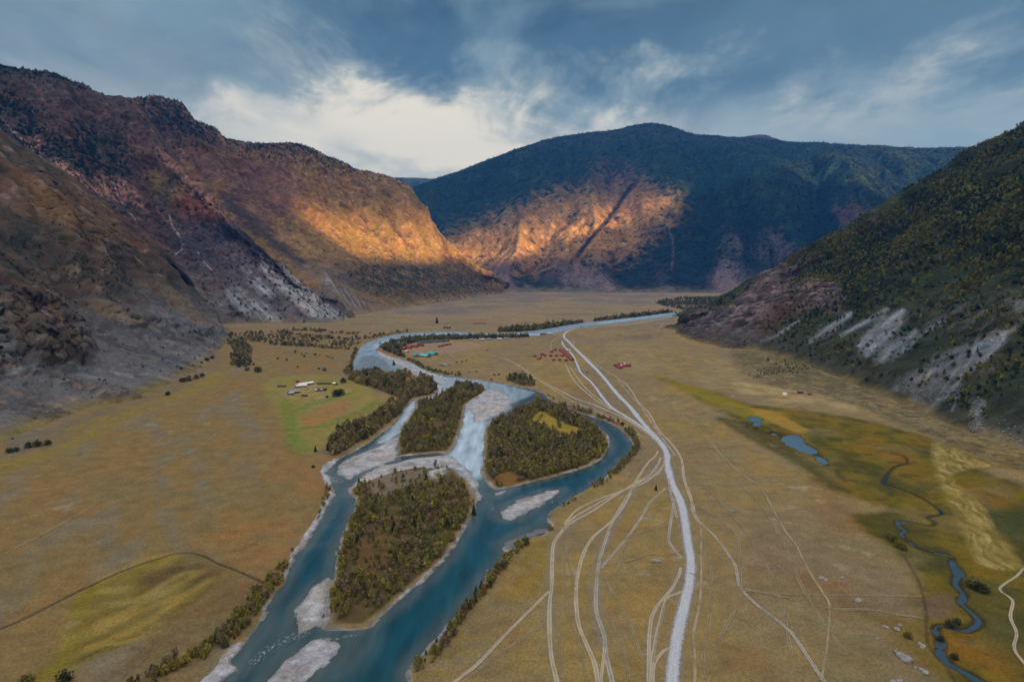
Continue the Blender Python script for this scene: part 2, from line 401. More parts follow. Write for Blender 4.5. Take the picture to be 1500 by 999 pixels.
grv = sstep(-.25, .4, fbm(gx/6, gy/6, 3, 53))
c = mix(c, gr, area([(615,676),(640,672),(655,680),(650,697),(630,702),(618,690)], 4)*sstep(-.1, .3, nC+nB)*.9)
c = mix(c, alb(92, 70, 42), area([(530,790),(560,775),(585,790),(575,830),(540,850),(520,820)], 6)*.7)
# shores, gravel bars
Lr = np.where(bar, B, L)
shorew = 1.2+1.8*fbm(gx/25, gy/25, 3, 54)+5.5*area([(445,668),(470,656),(488,660),(483,700),(480,745),(455,790),(430,820),(425,800),(470,740),(466,690)], 6)
shorew = shorew+10*area([(280,1010),(330,955),(352,945),(350,985),(320,1010)], 5)+6*area([(552,914),(580,886),(616,854),(640,832),(670,800),(680,810),(640,850),(590,900),(550,925)], 4)
gm = sstep(shorew+.8, shorew-.8, L)*(1-sstep(2600, 3600, gy))
gm = np.maximum(gm, bar*1.0)
gcol = mix(np.broadcast_to(alb(142, 140, 140), c.shape), alb(160, 159, 160), grv)
gcol = mix(gcol, alb(118, 110, 104), sstep(.0, .45, fbm(gx/16, gy/24, 5, 55))*.65)
c = mix(c, gcol, gm)
wetb = sstep(np.where(bar, 5.0, 2.0), .2, Lr+1.2*nC)*((L < 2) | bar)
c = mix(c, alb(84, 80, 76), wetb*.7*(1-.35*bar))
c = mix(c, alb(88, 84, 82), sstep(-.5, 2, -sdf(gx, gy, BARP['right_bank'], 30))*.8*bar)
# stream banks
sb_ = sstep(1.8, .2, np.minimum(S, POND)); c = mix(c, alb(48, 42, 26), sb_*.8)
dd = np.minimum(ldist(gx, gy, DITCH, 6), ldist(gx, gy, DITCH_R, 6)+.2)
c = mix(c, alb(58, 51, 38), sstep(1.3, .3, dd)*np.where(gx > 150, .55, .8))
c = np.clip(c*1.06*(1+.10*nC[:, None]+.05*nB[:, None]), .004, .8)
GZ = gz_
tn = NT('valley_ground'); co = tn.coords()
col = tn.attr('Col')
f1 = tn.rng(tn.noise(co, .55, 6, .72), .28, .72, .66, 1.34); f2 = tn.rng(tn.noise(co, .06, 6, .66), .28, .72, .78, 1.22)
f3 = tn.rng(tn.noise(co, .9, 3, .7, 0, (1, .35, 1)), .3, .7, .86, 1.14)
k = tn.math('MULTIPLY', tn.math('MULTIPLY', f1, f2), f3)
hue = tn.mixc(tn.rng(tn.noise(co, .02, 6, .65), .35, .65, 0, 1), (1.06, .99, .90), (.95, 1.0, 1.06))
mm = tn.n('VectorMath', operation='MULTIPLY'); tn.l(tn.scale(col, k), mm.inputs[0]); tn.l(hue, mm.inputs[1])
nb = tn.bump(tn.noise(co, .6, 6, .75), .9, .9)
GROUND = tn.done(tn.bsdf(mm.outputs[0], .95, nb, .08))
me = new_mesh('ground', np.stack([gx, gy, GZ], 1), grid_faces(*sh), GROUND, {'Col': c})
tag(link('ground', me), 'dry ochre grassland of the flat valley floor', 'ground', kind='structure')
# ------------------------------------------------------------------ water
def gz_at(x, y):
    x = np.atleast_1d(np.asarray(x, float)); y = np.atleast_1d(np.asarray(y, float))
    return ground_z(x, y)
ff = grid_faces(*sh)
def water_part(mask, name, label, mat):
    idx = np.where(mask[ff].any(1))[0]
    use = np.unique(ff[idx]); mp = -np.ones(len(gx), int); mp[use] = np.arange(len(use))
    V = np.stack([gx[use], gy[use], np.full(len(use), -1.0)], 1)
    d = -np.maximum(Lr, np.where(bar, B, L))[use] if name == 'river' else -np.minimum(S, POND)[use]
    deep = sstep(.5, 13, d+2.5*fbm(V[:, 0]/30, V[:, 1]/45, 4, 61)) if name == 'river' else sstep(0, 3, d)
    px, py = ppx[use], ppy[use]
    shoal = np.zeros(len(use))
    if name == 'river':
        for poly, s in (([(330,950),(395,905),(432,926),(420,965),(380,985),(340,980)], 8), ([(485,935),(540,920),(560,935),(520,985),(470,1000),(490,960)], 8), ([(735,790),(770,765),(800,755),(805,775),(770,785),(740,805)], 6),
                        ([(455,690),(490,690),(520,710),(510,725),(478,712)], 6), ([(525,520),(560,520),(575,540),(530,545)], 6), ([(690,700),(720,725),(735,760),(715,750),(700,730)], 8)):
            p = gpoly(poly, 4); shoal = np.maximum(shoal, sstep(s, -s, sdf(V[:, 0], V[:, 1], p, 40)))
        deep = deep*(1-.75*shoal)
        n = fbm(V[:, 0]/1.1, V[:, 1]/2.6, 3, 62); foam = np.zeros(len(use))
        for ln, w in (([(372,965),(392,950),(410,938),(428,930),(445,925)], 5), ([(495,932),(510,928),(520,927)], 2.5), ([(480,694),(487,700),(500,704)], 7), ([(600,606),(590,620),(575,630)], 2), ([(722,742),(730,738)],3)):
            foam = np.maximum(foam, sstep(w, 0, ldist(V[:, 0], V[:, 1], gline(ln, 5), w+1)))
        foam = foam*sstep(.2, .8, n+.2*foam)*.38
    else: foam = np.zeros(len(use))
    cc = mix(np.broadcast_to(alb(62, 74, 72), V.shape), np.array([.002, .056, .080]), deep)
    cc = mix(cc, np.array([.008, .075, .10]), sstep(.0, .6, fbm(V[:, 0]/25, V[:, 1]/70, 4, 63))*.5*deep)
    if name == 'river':
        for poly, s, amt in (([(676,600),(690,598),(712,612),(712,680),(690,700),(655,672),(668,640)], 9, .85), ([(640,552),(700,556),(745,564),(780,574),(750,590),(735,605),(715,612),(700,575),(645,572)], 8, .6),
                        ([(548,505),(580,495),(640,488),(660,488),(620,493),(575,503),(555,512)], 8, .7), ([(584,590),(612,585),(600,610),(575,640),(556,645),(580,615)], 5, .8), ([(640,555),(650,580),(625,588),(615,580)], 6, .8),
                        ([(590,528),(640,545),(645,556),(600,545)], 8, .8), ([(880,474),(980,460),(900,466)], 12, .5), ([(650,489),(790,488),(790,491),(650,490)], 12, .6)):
            p = gpoly(poly, 4); cc = mix(cc, alb(164, 182, 192), sstep(s, -s, sdf(V[:, 0], V[:, 1], p, 60)+5*fbm(V[:, 0]/18, V[:, 1]/40, 3, 65))*amt)  # pale base colour stands in for the sky reflected on these reaches
        cc = mix(cc, alb(140, 162, 176), .6*sstep(1150, 1500, V[:, 1]))  # far reach paled too, reflected sky put into its base colour
        cc = cc*(1+.45*fbm(V[:, 0]/9, V[:, 1]/55, 5, 66)[:, None])
        p = gpoly([(528,523),(548,520),(566,530),(572,538),(556,541),(532,541),(524,534)], 4); cc = mix(cc, alb(70, 72, 78), .6*sstep(6, -6, sdf(V[:, 0], V[:, 1], p, 40))*.8)
    if name != 'river': tone = np.where(V[:, 1] > 690, 2.0, np.where(V[:, 1] > 545, .28, 1.0))  # pools lightened, upper stretch darkened: sky reflection put into the base colour
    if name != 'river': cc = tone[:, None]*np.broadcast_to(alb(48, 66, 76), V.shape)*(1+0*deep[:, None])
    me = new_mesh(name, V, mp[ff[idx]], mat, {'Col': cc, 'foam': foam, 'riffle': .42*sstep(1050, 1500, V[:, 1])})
    return tag(link(name, me), label, 'water', kind='structure')
tw = NT('river_water'); co = tw.coords()
h = tw.math('ADD', tw.noise(co, .35, 4, .6, .6, (1, .45, 1)), tw.math('MULTIPLY', tw.noise(co, 1.3, 3, .6, .4), .5))
big = tw.rng(tw.noise(co, .02, 4, .6, 1.0, (1, .5, 1)), .35, .65, .03, .16)
nb = tw.bump(h, .36, .35)
fo = tw.attr('foam', 'Fac')
colr = tw.mixc(fo, tw.attr('Col'), (.75, .78, .8))
b = tw.n('BsdfPrincipled'); tw.l(colr, b.inputs['Base Color'])
tw.l(tw.math('ADD', tw.math('ADD', big, tw.attr('riffle', 'Fac')), tw.math('MULTIPLY', fo, .5)), b.inputs['Roughness']); b.inputs['IOR'].default_value = 1.36; b.inputs['Specular IOR Level'].default_value = .5
tw.l(nb, b.inputs['Normal'])
WATER = tw.done(b.outputs[0])
is_stream = (np.minimum(S, POND) < 30) & (gx > 200)
low = gz_ < -.93
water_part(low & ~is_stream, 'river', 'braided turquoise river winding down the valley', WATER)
water_part(low & is_stream, 'stream', 'narrow meandering stream and pools in the boggy meadow', WATER)
# ------------------------------------------------------------------ roads and tracks
def ribbon(px, width, name, mat, label, kind_off=0.0):
    w = np.array([G(x, y)[:2] for x, y in px]); l = catmull(w, 14)
    s = np.concatenate([[0], np.cumsum(np.linalg.norm(np.diff(l, axis=0), axis=1))])
    ss = np.arange(0, s[-1], max(3.0, s[-1]/1500)); l = np.stack([np.interp(ss, s, l[:, 0]), np.interp(ss, s, l[:, 1])], 1)
    t = np.gradient(l, axis=0); t /= np.linalg.norm(t, axis=1)[:, None]+1e-9; nrm = np.stack([-t[:, 1], t[:, 0]], 1)
    wob = 1+.22*fbm(ss/45, ss*0+3.3, 3, 71)
    us = np.linspace(-1, 1, 9)
    wd = width if np.isscalar(width) else np.interp(np.linspace(0, len(width)-1, len(l)), np.arange(len(width)), width)
    V = l[:, None, :]+nrm[:, None, :]*(us[None, :, None]*.5*(wd*wob)[:, None, None])
    V = V.reshape(-1, 2)
    z = undul(V[:, 0], V[:, 1])*sstep(0, 40, land(V[:, 0], V[:, 1])[0])+.14+kind_off+.00016*V[:, 1]
    U = np.tile(us, len(l)); Sx = np.repeat(ss, 9)
    me = new_mesh(name, np.column_stack([V, z]), grid_faces(len(l), 9), mat, {'u': U, 's': Sx})
    return tag(link(name, me), label, 'road' if 'road' in name else 'track', kind='structure')
def road_mat(name, ca, cb, twin, edge, hold, most=1.0):
    t = NT(name); co = t.coords(); u = t.attr('u', 'Fac'); s_ = t.attr('s', 'Fac')
    au = t.math('ABSOLUTE', u)
    cb2 = t.n('CombineXYZ'); t.l(t.math('MULTIPLY', u, 5.0), cb2.inputs[0]); t.l(t.math('MULTIPLY', s_, .05), cb2.inputs[1])
    streak = t.noise(cb2.outputs[0], 1.3, 4, .6)
    n1 = t.noise(co, .5, 4, .65); n2 = t.noise(co, .05, 4, .6)
    colr = t.mixc(t.rng(streak, .38, .62, 0, 1), ca, cb)
    colr = t.scale(colr, t.rng(n1, .3, .7, .85, 1.15))
    if twin:
        d = t.math('ABSOLUTE', t.math('SUBTRACT', au, .46))
        prof = t.rng(t.math('ADD', d, t.rng(n1, .3, .7, -.16, .16)), .04, .42, 1, 0, True)
        prof = t.math('MAXIMUM', prof, t.rng(t.math('ADD', au, t.rng(n1, .3, .7, -.15, .15)), .35, .98, twin, 0, True))
    else:
        prof = t.rng(t.math('ADD', au, t.rng(n1, .3, .7, -.22, .22)), edge, 1.0, 1, 0, True)
    a = t.math('MULTIPLY', prof, t.rng(n2, .3, .62, hold*most, most, True))
    tr = t.n('BsdfTransparent'); mx = t.n('MixShader')
    t.l(a, mx.inputs[0]); t.l(tr.outputs[0], mx.inputs[1]); t.l(t.bsdf(colr, .95, None, .1), mx.inputs[2])
    return t.done(mx.outputs[0])
M_ROAD = road_mat('gravel_surface', alb(152, 152, 153), alb(172, 173, 175), 0, .42, 1.0)
M_SOFT = road_mat('soft_path', alb(140, 124, 94), alb(152, 138, 108), 0, .1, .45)
M_DUST = road_mat('road_dust', alb(134, 124, 108), alb(152, 146, 136), 0, .0, .3, .38)
M_TRK = road_mat('pale_dirt', alb(156, 141, 116), alb(180, 166, 144), .66, .5, .72)
M_FAINT = road_mat('worn_grass', alb(132, 116, 88), alb(146, 130, 102), .35, .5, .2)
M_GREY = road_mat('grey_dirt', alb(148, 138, 122), alb(168, 158, 144), .62, .5, .5)
ribbon([(979,1040),(984,999),(987.6,963.5),(993,927.6),(1002,888),(1010,852),(1012,823),(1007,791),(1002,755),(996.6,733.5),(985,708),(978,683),(976,662),(965,645),(946,624.6),(924,597.6),(903,576),(876,543.5),(854,522),(836,504),(826.5,494),(829,487),(843,482),(870,479.3),(897,477.2),(924,474.6),(949,471),(978,465.5),(1000,460)],
  [8.6,8.6,8.6,8.8,9,9.2,9.2,9.2,9.2,9.8,11,12,12,11,10.5,10,9,9,9.5,10,10.5,11,11,11,11,11,11,11,11], 'gravel_road', M_ROAD, 'broad pale grey gravel road running up the valley', .05)
TR = [
 (M_DUST, 20, [(984,1020),(988,963),(1002,888),(1010,852),(1010,823),(1005,791),(1000,755),(994,733),(984,708),(978,683),(974,662),(962,645),(943,624.6),(922,599),(900,577)]),
 (M_DUST, 13, [(970,668),(955,690),(930,710),(895,730),(860,752),(830,775),(812,800),(806,850),(805,900),(808,963)]), (M_DUST, 12, [(972,676),(950,700),(925,725),(905,760),(880,810),(872,860),(876,905),(886,950)]), (M_DUST, 12, [(1000,832),(985,865),(965,895),(956,930),(952,999)]), (M_DUST, 14, [(828,500),(845,535),(868,562),(897,597),(924,614)]),
 (M_DUST, 15, [(962,648),(940,630),(911,611),(870,594),(843,584),(811,568)]),
 (M_FAINT, 2.6, [(990,700),(1000,722),(1012,750),(1030,790),(1042,840),(1040,900),(1030,960),(1034,1030)]), (M_FAINT, 2.4, [(832,790),(826,830),(830,870),(838,910),(850,950),(858,1000)]), (M_FAINT, 2.4, [(870,870),(900,920),(915,960),(922,1000)]),
 (M_FAINT, 2.4, [(1000,690),(1040,720),(1100,790),(1140,870),(1160,960)]), (M_FAINT, 2.6, [(955,640),(950,660),(930,690),(905,712)]), (M_FAINT, 2.4, [(878,840),(905,880),(925,920),(940,965)]), (M_FAINT, 3, [(700,980),(730,960),(780,925),(812,905)]),
 (M_FAINT, 3, [(1000,640),(1060,690),(1110,735),(1150,800),(1180,870),(1240,960)]), (M_FAINT, 2.4, [(940,735),(930,770),(912,810),(905,850)]),
 (M_TRK, 3.2, [(968,670),(964,680),(951.6,695.7),(930,708),(901,726),(869,748),(840,764),(822,780),(811,798),(808.6,830.5),(808.6,855.7),(805,888),(805,927.6),(808,963.5),(816,999),(825,1035)]),
 (M_TRK, 2.6, [(805,866),(772,899),(736,934.8),(700,972.5),(667,999),(625,1032)]),
 (M_TRK, 3.2, [(964,660),(960,668),(948,679.5),(930,708),(915.7,737),(897.7,762),(869,787),(854.6,812.5),(845.6,848.5),(843.8,877),(847,913),(858,942),(870.7,970.7),(876,999),(884,1035)]),
 (M_GREY, 3.2, [(930,710),(908.5,744),(896,767.6),(883,805),(876,834),(873,870),(874,899),(885,931),(887,956),(897,999),(906,1035)]),
 (M_TRK, 2.4, [(886,950),(884,965),(880,999),(876,1035)]),
 (M_GREY, 3.0, [(976,715),(971,719),(951.6,737),(937,762),(919,787),(901,809),(880,834)]),
 (M_TRK, 3.0, [(974,678),(968,685),(948,704.7),(915.7,717),(872.5,733.5),(844,748),(826,769.4)]),
 (M_TRK, 2.6, [(975,670),(966,692),(940,705),(905,722),(868,742),(836,762),(815,790)]),
 (M_FAINT, 2.4, [(952,645),(948,651),(926.5,683),(921,704.7)]),
 (M_TRK, 2.8, [(997,832),(995,842),(984,863),(959,895),(951.6,927.6),(950,999),(950,1035)]),
 (M_TRK, 2.6, [(1000,866),(993,870),(977,877),(968,906),(959,945.5),(953,999)]),
 (M_TRK, 2.6, [(982,950),(973,953),(959,970.7),(956,999),(955,1035)]),
 (M_FAINT, 2.4, [(978,880),(972,900),(963,940),(957,975)]),
 (M_GREY, 3.0, [(990,728),(986,744),(980,784),(982,798),(1000,820)]),
 (M_GREY, 3.0, [(978.6,700),(984,730),(992,760)]),
 (M_TRK, 3.6, [(831,497),(840.5,507),(857,522),(884,541),(913.5,560),(927,576),(935,589.5),(951,605.7),(965,630),(984,650),(998,672),(1002,701),(1013,733.5),(1016,751)]),
 (M_GREY, 3.2, [(905,557),(926,582),(945,604),(958,625),(975,648),(990,668)]),
 (M_SOFT, 3.4, [(1013,745),(1025,766),(1027,802),(1027,856),(1023.5,891.6),(1016,927.6),(1018,963.5),(1018,1035)]),
 (M_GREY, 2.8, [(1012,742),(1020,760),(1045,784),(1074,823),(1081,848.5),(1086,863),(1106,884),(1136,906.6),(1160,927.5),(1178,954.5),(1200,987),(1230,1030)]),
 (M_FAINT, 2.6, [(1013,735),(1059,766),(1081,791),(1085,856),(1085,877),(1067,910),(1045,956),(1030,1000)]),
 (M_SOFT, 2.6, [(975,580),(987,597),(1024,630),(1072,682),(1113,715),(1135,752),(1150,778),(1166,799),(1184,835),(1205,868),(1215,888.6),(1212,939.5),(1203,1000)]),
 (M_FAINT, 2.6, [(1027,848),(1086,864),(1160,871),(1220,872),(1354,874)]),
 (M_FAINT, 3.0, [(1010,840),(1090,862),(1145,874),(1214,891.6),(1268,893),(1310,900),(1357,906.6)]),
 (M_TRK, 2.2, [(1500,832),(1489,844),(1471,855.7),(1465,865),(1483,880),(1480,903.6),(1489,927.5),(1486,951.5),(1505,978)]),
 (M_ROAD, 6, [(823,500),(826,507),(838,519),(846,535),(851,546),(867.6,562),(884,584),(897,597.6),(924,614),(946,630),(960,642)]),
 (M_TRK, 4, [(828,533),(840.5,557),(859.5,576),(881,592),(911,608),(935,625)]),
 (M_TRK, 3.6, [(835,538),(857,568),(881,588),(897,600)]),
 (M_TRK, 5, [(627,514),(681,518),(724,522),(751,531),(773,545),(789,557),(811,568),(843,584),(870,593.5),(911,611),(943,631),(965,648)]),
 (M_TRK, 3.2, [(789,557),(806,568),(838,588),(868,600),(905,618),(940,640)]),
 (M_TRK, 4.5, [(640,512),(649,511),(708,501.6),(762,497.6),(816,495),(826,490)]),
 (M_FAINT, 3.5, [(780,545),(800,534),(812,528)]), (M_TRK, 3.2, [(808,515),(807,504),(813,497),(824,490)]),
 (M_FAINT, 3, [(649,514),(660,524),(672,534)]), (M_FAINT, 3, [(879,541),(895,541),(908,540)]),
 (M_TRK, 3, [(1092.6,589),(1125,593),(1157,591),(1187,582),(1230,578)]), (M_TRK, 4, [(962,485),(967,480),(972,474)]), (M_TRK, 3, [(840,507),(841,500),(838,497)]),
 (M_FAINT, 2.6, [(-20,825),(60,785),(150,735),(230,690),(300,650),(330,620)]), (M_FAINT, 3.0, [(35,712),(55,700),(72,692),(84,686)]),
 (M_FAINT, 2.2, [(826,770),(828,800),(836,835),(842,862)]), (M_FAINT, 2.2, [(818,900),(820,940),(824,999)]), (M_FAINT, 2.4, [(885,830),(930,820),(955,812),(1000,822)]),
 (M_FAINT, 2.4, [(915,790),(945,778),(978,764)]), (M_FAINT, 3.2, [(868,470),(960,478),(1060,500)]),
]
kinds = {M_TRK: 'pale twin-rutted dirt track on the dry meadow', M_GREY: 'greyish rutted dirt track on the dry meadow', M_FAINT: 'faint worn vehicle track in the grass', M_SOFT: 'soft sandy path across the dry meadow', M_ROAD: 'pale side road beside the main gravel road', M_DUST: 'dusty worn verge of the gravel road'}
for i, (m, w, p) in enumerate(TR):
    o = ribbon(p, w*1.05, 'dirt_track', m, kinds[m], .004*i+.01)
    o['group'] = 'vehicle tracks on the meadow'
# ================================================================== mountains
def erosion(X, Y, gx_, gy_, scale, seed, octv=4, branch=1.3):
    """branching gullies running down the slope; gx_, gy_ = downhill direction (unit)"""
    px_, py_ = X/scale, Y/scale
    dx, dy = -gy_, gx_
    H = np.zeros_like(X); a = .5; f = 1.0; ddx = np.zeros_like(X); ddy = np.zeros_like(X)
    for o in range(octv):
        qx, qy = px_*f, py_*f
        ex, ey = dx+ddy*branch, dy-ddx*branch
        ix, iy = np.floor(qx), np.floor(qy); fx, fy = qx-ix, qy-iy
        v = np.zeros_like(X); vx = np.zeros_like(X); vy = np.zeros_like(X); wt = np.zeros_like(X)
        for i in (-1, 0, 1, 2):
            for j in (-1, 0, 1, 2):
                h = _hash(ix+i, iy+j, seed+o*31)
                hx = (h & 0xffff)/65535.0*.6; hy = ((h >> 16) & 0xffff)/65535.0*.6
                rx = fx-i-hx+.3; ry = fy-j-hy+.3
                w = np.exp(-(rx*rx+ry*ry)*2.0); ph = (rx*ex+ry*ey)*6.2832*.9
                wt += w; v += np.cos(ph)*w; s = -np.sin(ph)*w; vx += s*ex; vy += s*ey
        H += a*v/wt; ddx += a*vx/wt; ddy += a*vy/wt
        a *= .48; f *= 2.0
    return H
def loft(stations, nu, nv, back, amp=(40, 12, 5), esc=260, seed=1, crest_hold=.35, base_hold=.5):
    S_ = np.array(stations, float)              # (n stations, m rail points, 3)
    b = S_[:, -1]+np.array(back); b2 = S_[:, -1]+np.array(back)*np.array([2.4, 2.4, 3.0])
    b2[:, 2] = np.minimum(b2[:, 2], -40)
    A = np.concatenate([S_, b[:, None], b2[:, None]], 1)
    n, m = A.shape[:2]
    seglen = np.linalg.norm(np.diff(S_, axis=0), axis=2).mean(1); tu = np.concatenate([[0], np.cumsum(seglen)]); tu /= tu[-1]
    us = np.interp(np.linspace(0, 1, nu), tu, np.arange(n))*.6+np.linspace(0, n-1, nu)*.4
    mv = S_.shape[1]
    vs = np.concatenate([np.linspace(0, mv-1, nv), mv-1+np.linspace(0, 2, 36)[1:]])
    B_ = cr_eval(A, us)                              # nu, m, 3
    Q = np.transpose(cr_eval(np.transpose(B_, (1, 0, 2)), vs), (1, 0, 2))   # nu, nvt, 3
    nvt = len(vs)
    v01 = np.clip(vs/(mv-1), 0, 2)[None, :]*np.ones((nu, 1))
    def normals(Q):
        du = np.gradient(Q, axis=0); dv = np.gradient(Q, axis=1); N = np.cross(du, dv)
        N /= np.linalg.norm(N, axis=2)[..., None]+1e-9
        return np.where(N[..., 2:3] < 0, -N, N)
    N = normals(Q)
    g = np.linalg.norm(N[..., :2], axis=2)+1e-4
    # smooth direction of the slope
    gxs, gys = N[..., 0]/g, N[..., 1]/g
    X, Y = Q[..., 0], Q[..., 1]
    wx = X+esc*.35*fbm(X/esc/1.5, Y/esc/1.5, 3, seed+5); wy = Y+esc*.35*fbm(X/esc/1.5+7, Y/esc/1.5, 3, seed+6)
    E = erosion(wx, wy, gxs, gys, esc, seed)
    env = sstep(0, base_hold, v01)*(1-(1-crest_hold)*sstep(.75, 1.0, v01))*np.clip(g*1.8, 0, 1)
    rock = ridged(X/110+.3*E, (Y+Q[..., 2]*.6)/110, 5, seed+9)-.55
    rough = fbm(X/28, (Y+Q[..., 2])/28, 4, seed+11)
    Q = Q+N*(env*(amp[0]*E+amp[1]*rock)+amp[2]*rough*sstep(.0, .2, v01))[..., None]
    N2 = normals(Q)
    return dict(Q=Q, N=N2, v=v01, E=E, rock=rock, nu=nu, nv=nvt, slope=np.linalg.norm(N2[..., :2], axis=2), seed=seed)
MT = []
def mountain(M, colour, mat, label, name='mountain'):
    Q = M['Q'].reshape(-1, 3)
    me = new_mesh(name, Q, grid_faces(M['nu'], M['nv']), mat, {'Col': np.clip(colour.reshape(-1, 3), .004, .8)})
    o = tag(link(name, me), label, 'mountain', kind='structure'); MT.append(o); return o
def mtn_material(name, sc, bstr, var=.35, dist=4.0, strata=0.0):
    t = NT(name); co = t.coords()
    col = t.attr('Col')
    a = t.rng(t.noise(co, .012*sc, 6, .65), .3, .7, 1-var, 1+var)
    b = t.rng(t.noise(co, .06*sc, 5, .7), .3, .7, 1-var*.9, 1+var*.9)
    cc = t.rng(t.noise(co, .25*sc, 3, .7), .3, .7, .8, 1.2)
    k = t.math('MULTIPLY', t.math('MULTIPLY', a, b), cc)
    hue = t.mixc(t.rng(t.noise(co, .008*sc, 6, .65), .36, .64, 0, 1), (1.08, .98, .90), (.93, 1.02, 1.06))
    mm = t.n('VectorMath', operation='MULTIPLY'); t.l(t.scale(col, k), mm.inputs[0]); t.l(hue, mm.inputs[1])
    h = t.math('ADD', t.noise(co, .03*sc, 8, .68, .5), t.math('MULTIPLY', t.noise(co, .16*sc, 6, .7, .3), .35))
    return t.done(t.bsdf(mm.outputs[0], .95, t.bump(h, bstr, dist/sc*3), .08))
def pxmask(M, poly, soft=8, wob=1.0):
    """patch of ground cover: outline as seen in the photograph, laid on the slope, ragged by noise"""
    Q = M['Q']; x, y = project(Q[..., 0].ravel(), Q[..., 1].ravel(), Q[..., 2].ravel())
    pl = catmull(np.array(poly, float), 4, True)
    n = M['n1']
    d = sdf(x, y, pl, 60)+n.ravel()*soft*wob
    return (sstep(soft, -soft, d).reshape(Q.shape[:2]))*(M['v'] <= 1.02)
def pxline(M, pts, w, soft=2):
    Q = M['Q']; x, y = project(Q[..., 0].ravel(), Q[..., 1].ravel(), Q[..., 2].ravel())
    d = ldist(x, y, catmull(np.array(pts, float), 6), w+soft*3)+M['n2'].ravel()*w*.6
    return (sstep(w+soft, max(w-soft, 0), d).reshape(Q.shape[:2]))*(M['v'] <= 1.02)
def noises(M):
    Q = M['Q']; X, Y, Z = Q[..., 0], Q[..., 1], Q[..., 2]; s = M['seed']
    M['n1'] = fbm(X/90, (Y+Z)/90, 5, s+40, .6); M['n2'] = fbm(X/25, (Y+Z)/25, 4, s+41, .6); M['n3'] = fbm(X/260, (Y+Z)/260, 4, s+42)
    # streaks that run down the slope
    N = M['N']; g = np.linalg.norm(N[..., :2], axis=2)+1e-4
    M['st'] = fbm(M['uu']*1.0, M['v']*3.0, 4, s+43, .6)
def prep(M, ustreak):
    M['uu'] = np.linspace(0, ustreak, M['nu'])[:, None]+.25*M['E']; noises(M); return M
def lerp(c, col, w): return mix(c, col, np.clip(w, 0, 1))
GB = -14
def b_(px, py, push=(0, 0)):
    g = G(px, py); return (g[0]+push[0], g[1]+push[1], GB)
# ---- near slope on the left
st = [[(-590,-900,GB),(-900,-900,200),(-1350,-900,560),(-1950,-1000,980)],
      [(-545,0,GB),(-900,0,130),(-1350,0,480),(-1900,-100,960)],
      [(-552,755,GB),(-800,800,75),(-1200,900,400),(-1900,1000,930)],
      [(-570,975,GB),(-820,1060,80),(-1200,1220,400),(-1850,1420,900)],
      [(-545,1110,GB),(-830,1330,82),(-1190,1540,380),(-1720,1760,800)],
      [(-640,1490,GB),(-880,1660,85),(-1150,1790,325),(-1500,1900,650)],
      [(-800,1950,GB),(-960,2000,100),(-1110,2010,260),(-1310,2030,470)],
      [(-935,2300,GB),(-985,2190,60),P(250,392,2150)[:3],P(185,335,2120)],
      [(-1010,2400,GB),(-1010,2330,20),P(295,440,2280),P(268,408,2230)],
      [(-1050,2450,GB),(-1040,2420,0),(-1060,2400,10),(-1080,2380,30)]]
M1 = prep(loft(st, 600, 360, (-90, 330, -260), (50, 17, 7), 290, 101, .8), 90)
# buttresses and ledges of bare rock standing out of the slope
def crag(M):
    if 'crag' not in M:
        X_, Y_, Z_ = [M['Q'][..., k] for k in range(3)]; M['crag'] = ridged((X_+Y_*.4)/46, (Z_*1.3+Y_*.5)/46, 5, M['seed']+77, .58)
    return M['crag']
def bulge(M, poly, soft, lift, rough):
    m = pxmask(M, poly, soft, .8)[..., None]; M['Q'] = M['Q']+M['N']*m*(lift+rough*(crag(M)[..., None]-.45)*1.6)
for pl_, so_, li_, ro_ in (([(-20,440),(30,428),(60,424),(105,462),(135,515),(85,545),(30,530),(-20,545)], 10, 14, 22), ([(120,442),(170,448),(220,462),(275,474),(322,486),(290,497),(215,490),(150,470)], 7, 9, 9),
                       ([(-20,520),(40,535),(110,560),(170,572),(215,588),(150,590),(60,560),(-20,548)], 8, 5, 14), ([(20,260),(60,250),(110,290),(160,330),(200,370),(170,372),(110,335),(50,300)], 16, 12, 9), ([(60,330),(95,345),(130,400),(120,425),(80,390)], 14, 10, 9)):
    bulge(M1, pl_, so_, li_, ro_)
Q = M1['Q']; n1, n2, n3, E = M1['n1'], M1['n2'], M1['n3'], M1['E']
c = np.empty(Q.shape); c[:] = alb(76, 66, 54)
c = lerp(c, alb(92, 70, 52), sstep(0, .5, n3+.5*n1)*.8); c = lerp(c, alb(58, 58, 48), sstep(.0, .4, -n1)*.6)
z = Q[..., 2]
c = lerp(c, alb(92, 92, 93), sstep(190, 60, z+60*n1)*.9); c = lerp(c, alb(80, 76, 74), sstep(.1, .5, n1)*sstep(230, 90, z)*.6)
c = lerp(c, alb(48, 54, 48), pxmask(M1, [(-60,330),(60,325),(140,340),(200,400),(170,440),(60,430),(-60,420)], 26)*sstep(-.2, .25, n2+.6*n1)*.9)
c = lerp(c, alb(104, 82, 50), pxmask(M1, [(30,255),(100,280),(150,320),(165,350),(110,330),(50,300)], 22)*.7)
c = lerp(c, alb(72, 62, 48), pxmask(M1, [(20,430),(60,425),(110,470),(135,515),(80,540),(25,500)], 12)*.8)
c = lerp(c, alb(78, 60, 58), pxmask(M1, [(30,425),(60,432),(105,480),(95,482),(60,455)], 5)*.8)
c = lerp(c, alb(140, 112, 92), pxmask(M1, [(68,442),(80,452),(95,472),(88,470)], 3)*.8)
c = lerp(c, alb(150, 122, 100), pxmask(M1, [(0,528),(30,538),(55,552),(30,548)], 4)*sstep(-.1, .2, n2)*.9)
c = lerp(c, alb(84, 70, 66), pxmask(M1, [(120,575),(170,578),(210,588),(160,592),(120,560),(60,545),(80,540)], 6)*.8)
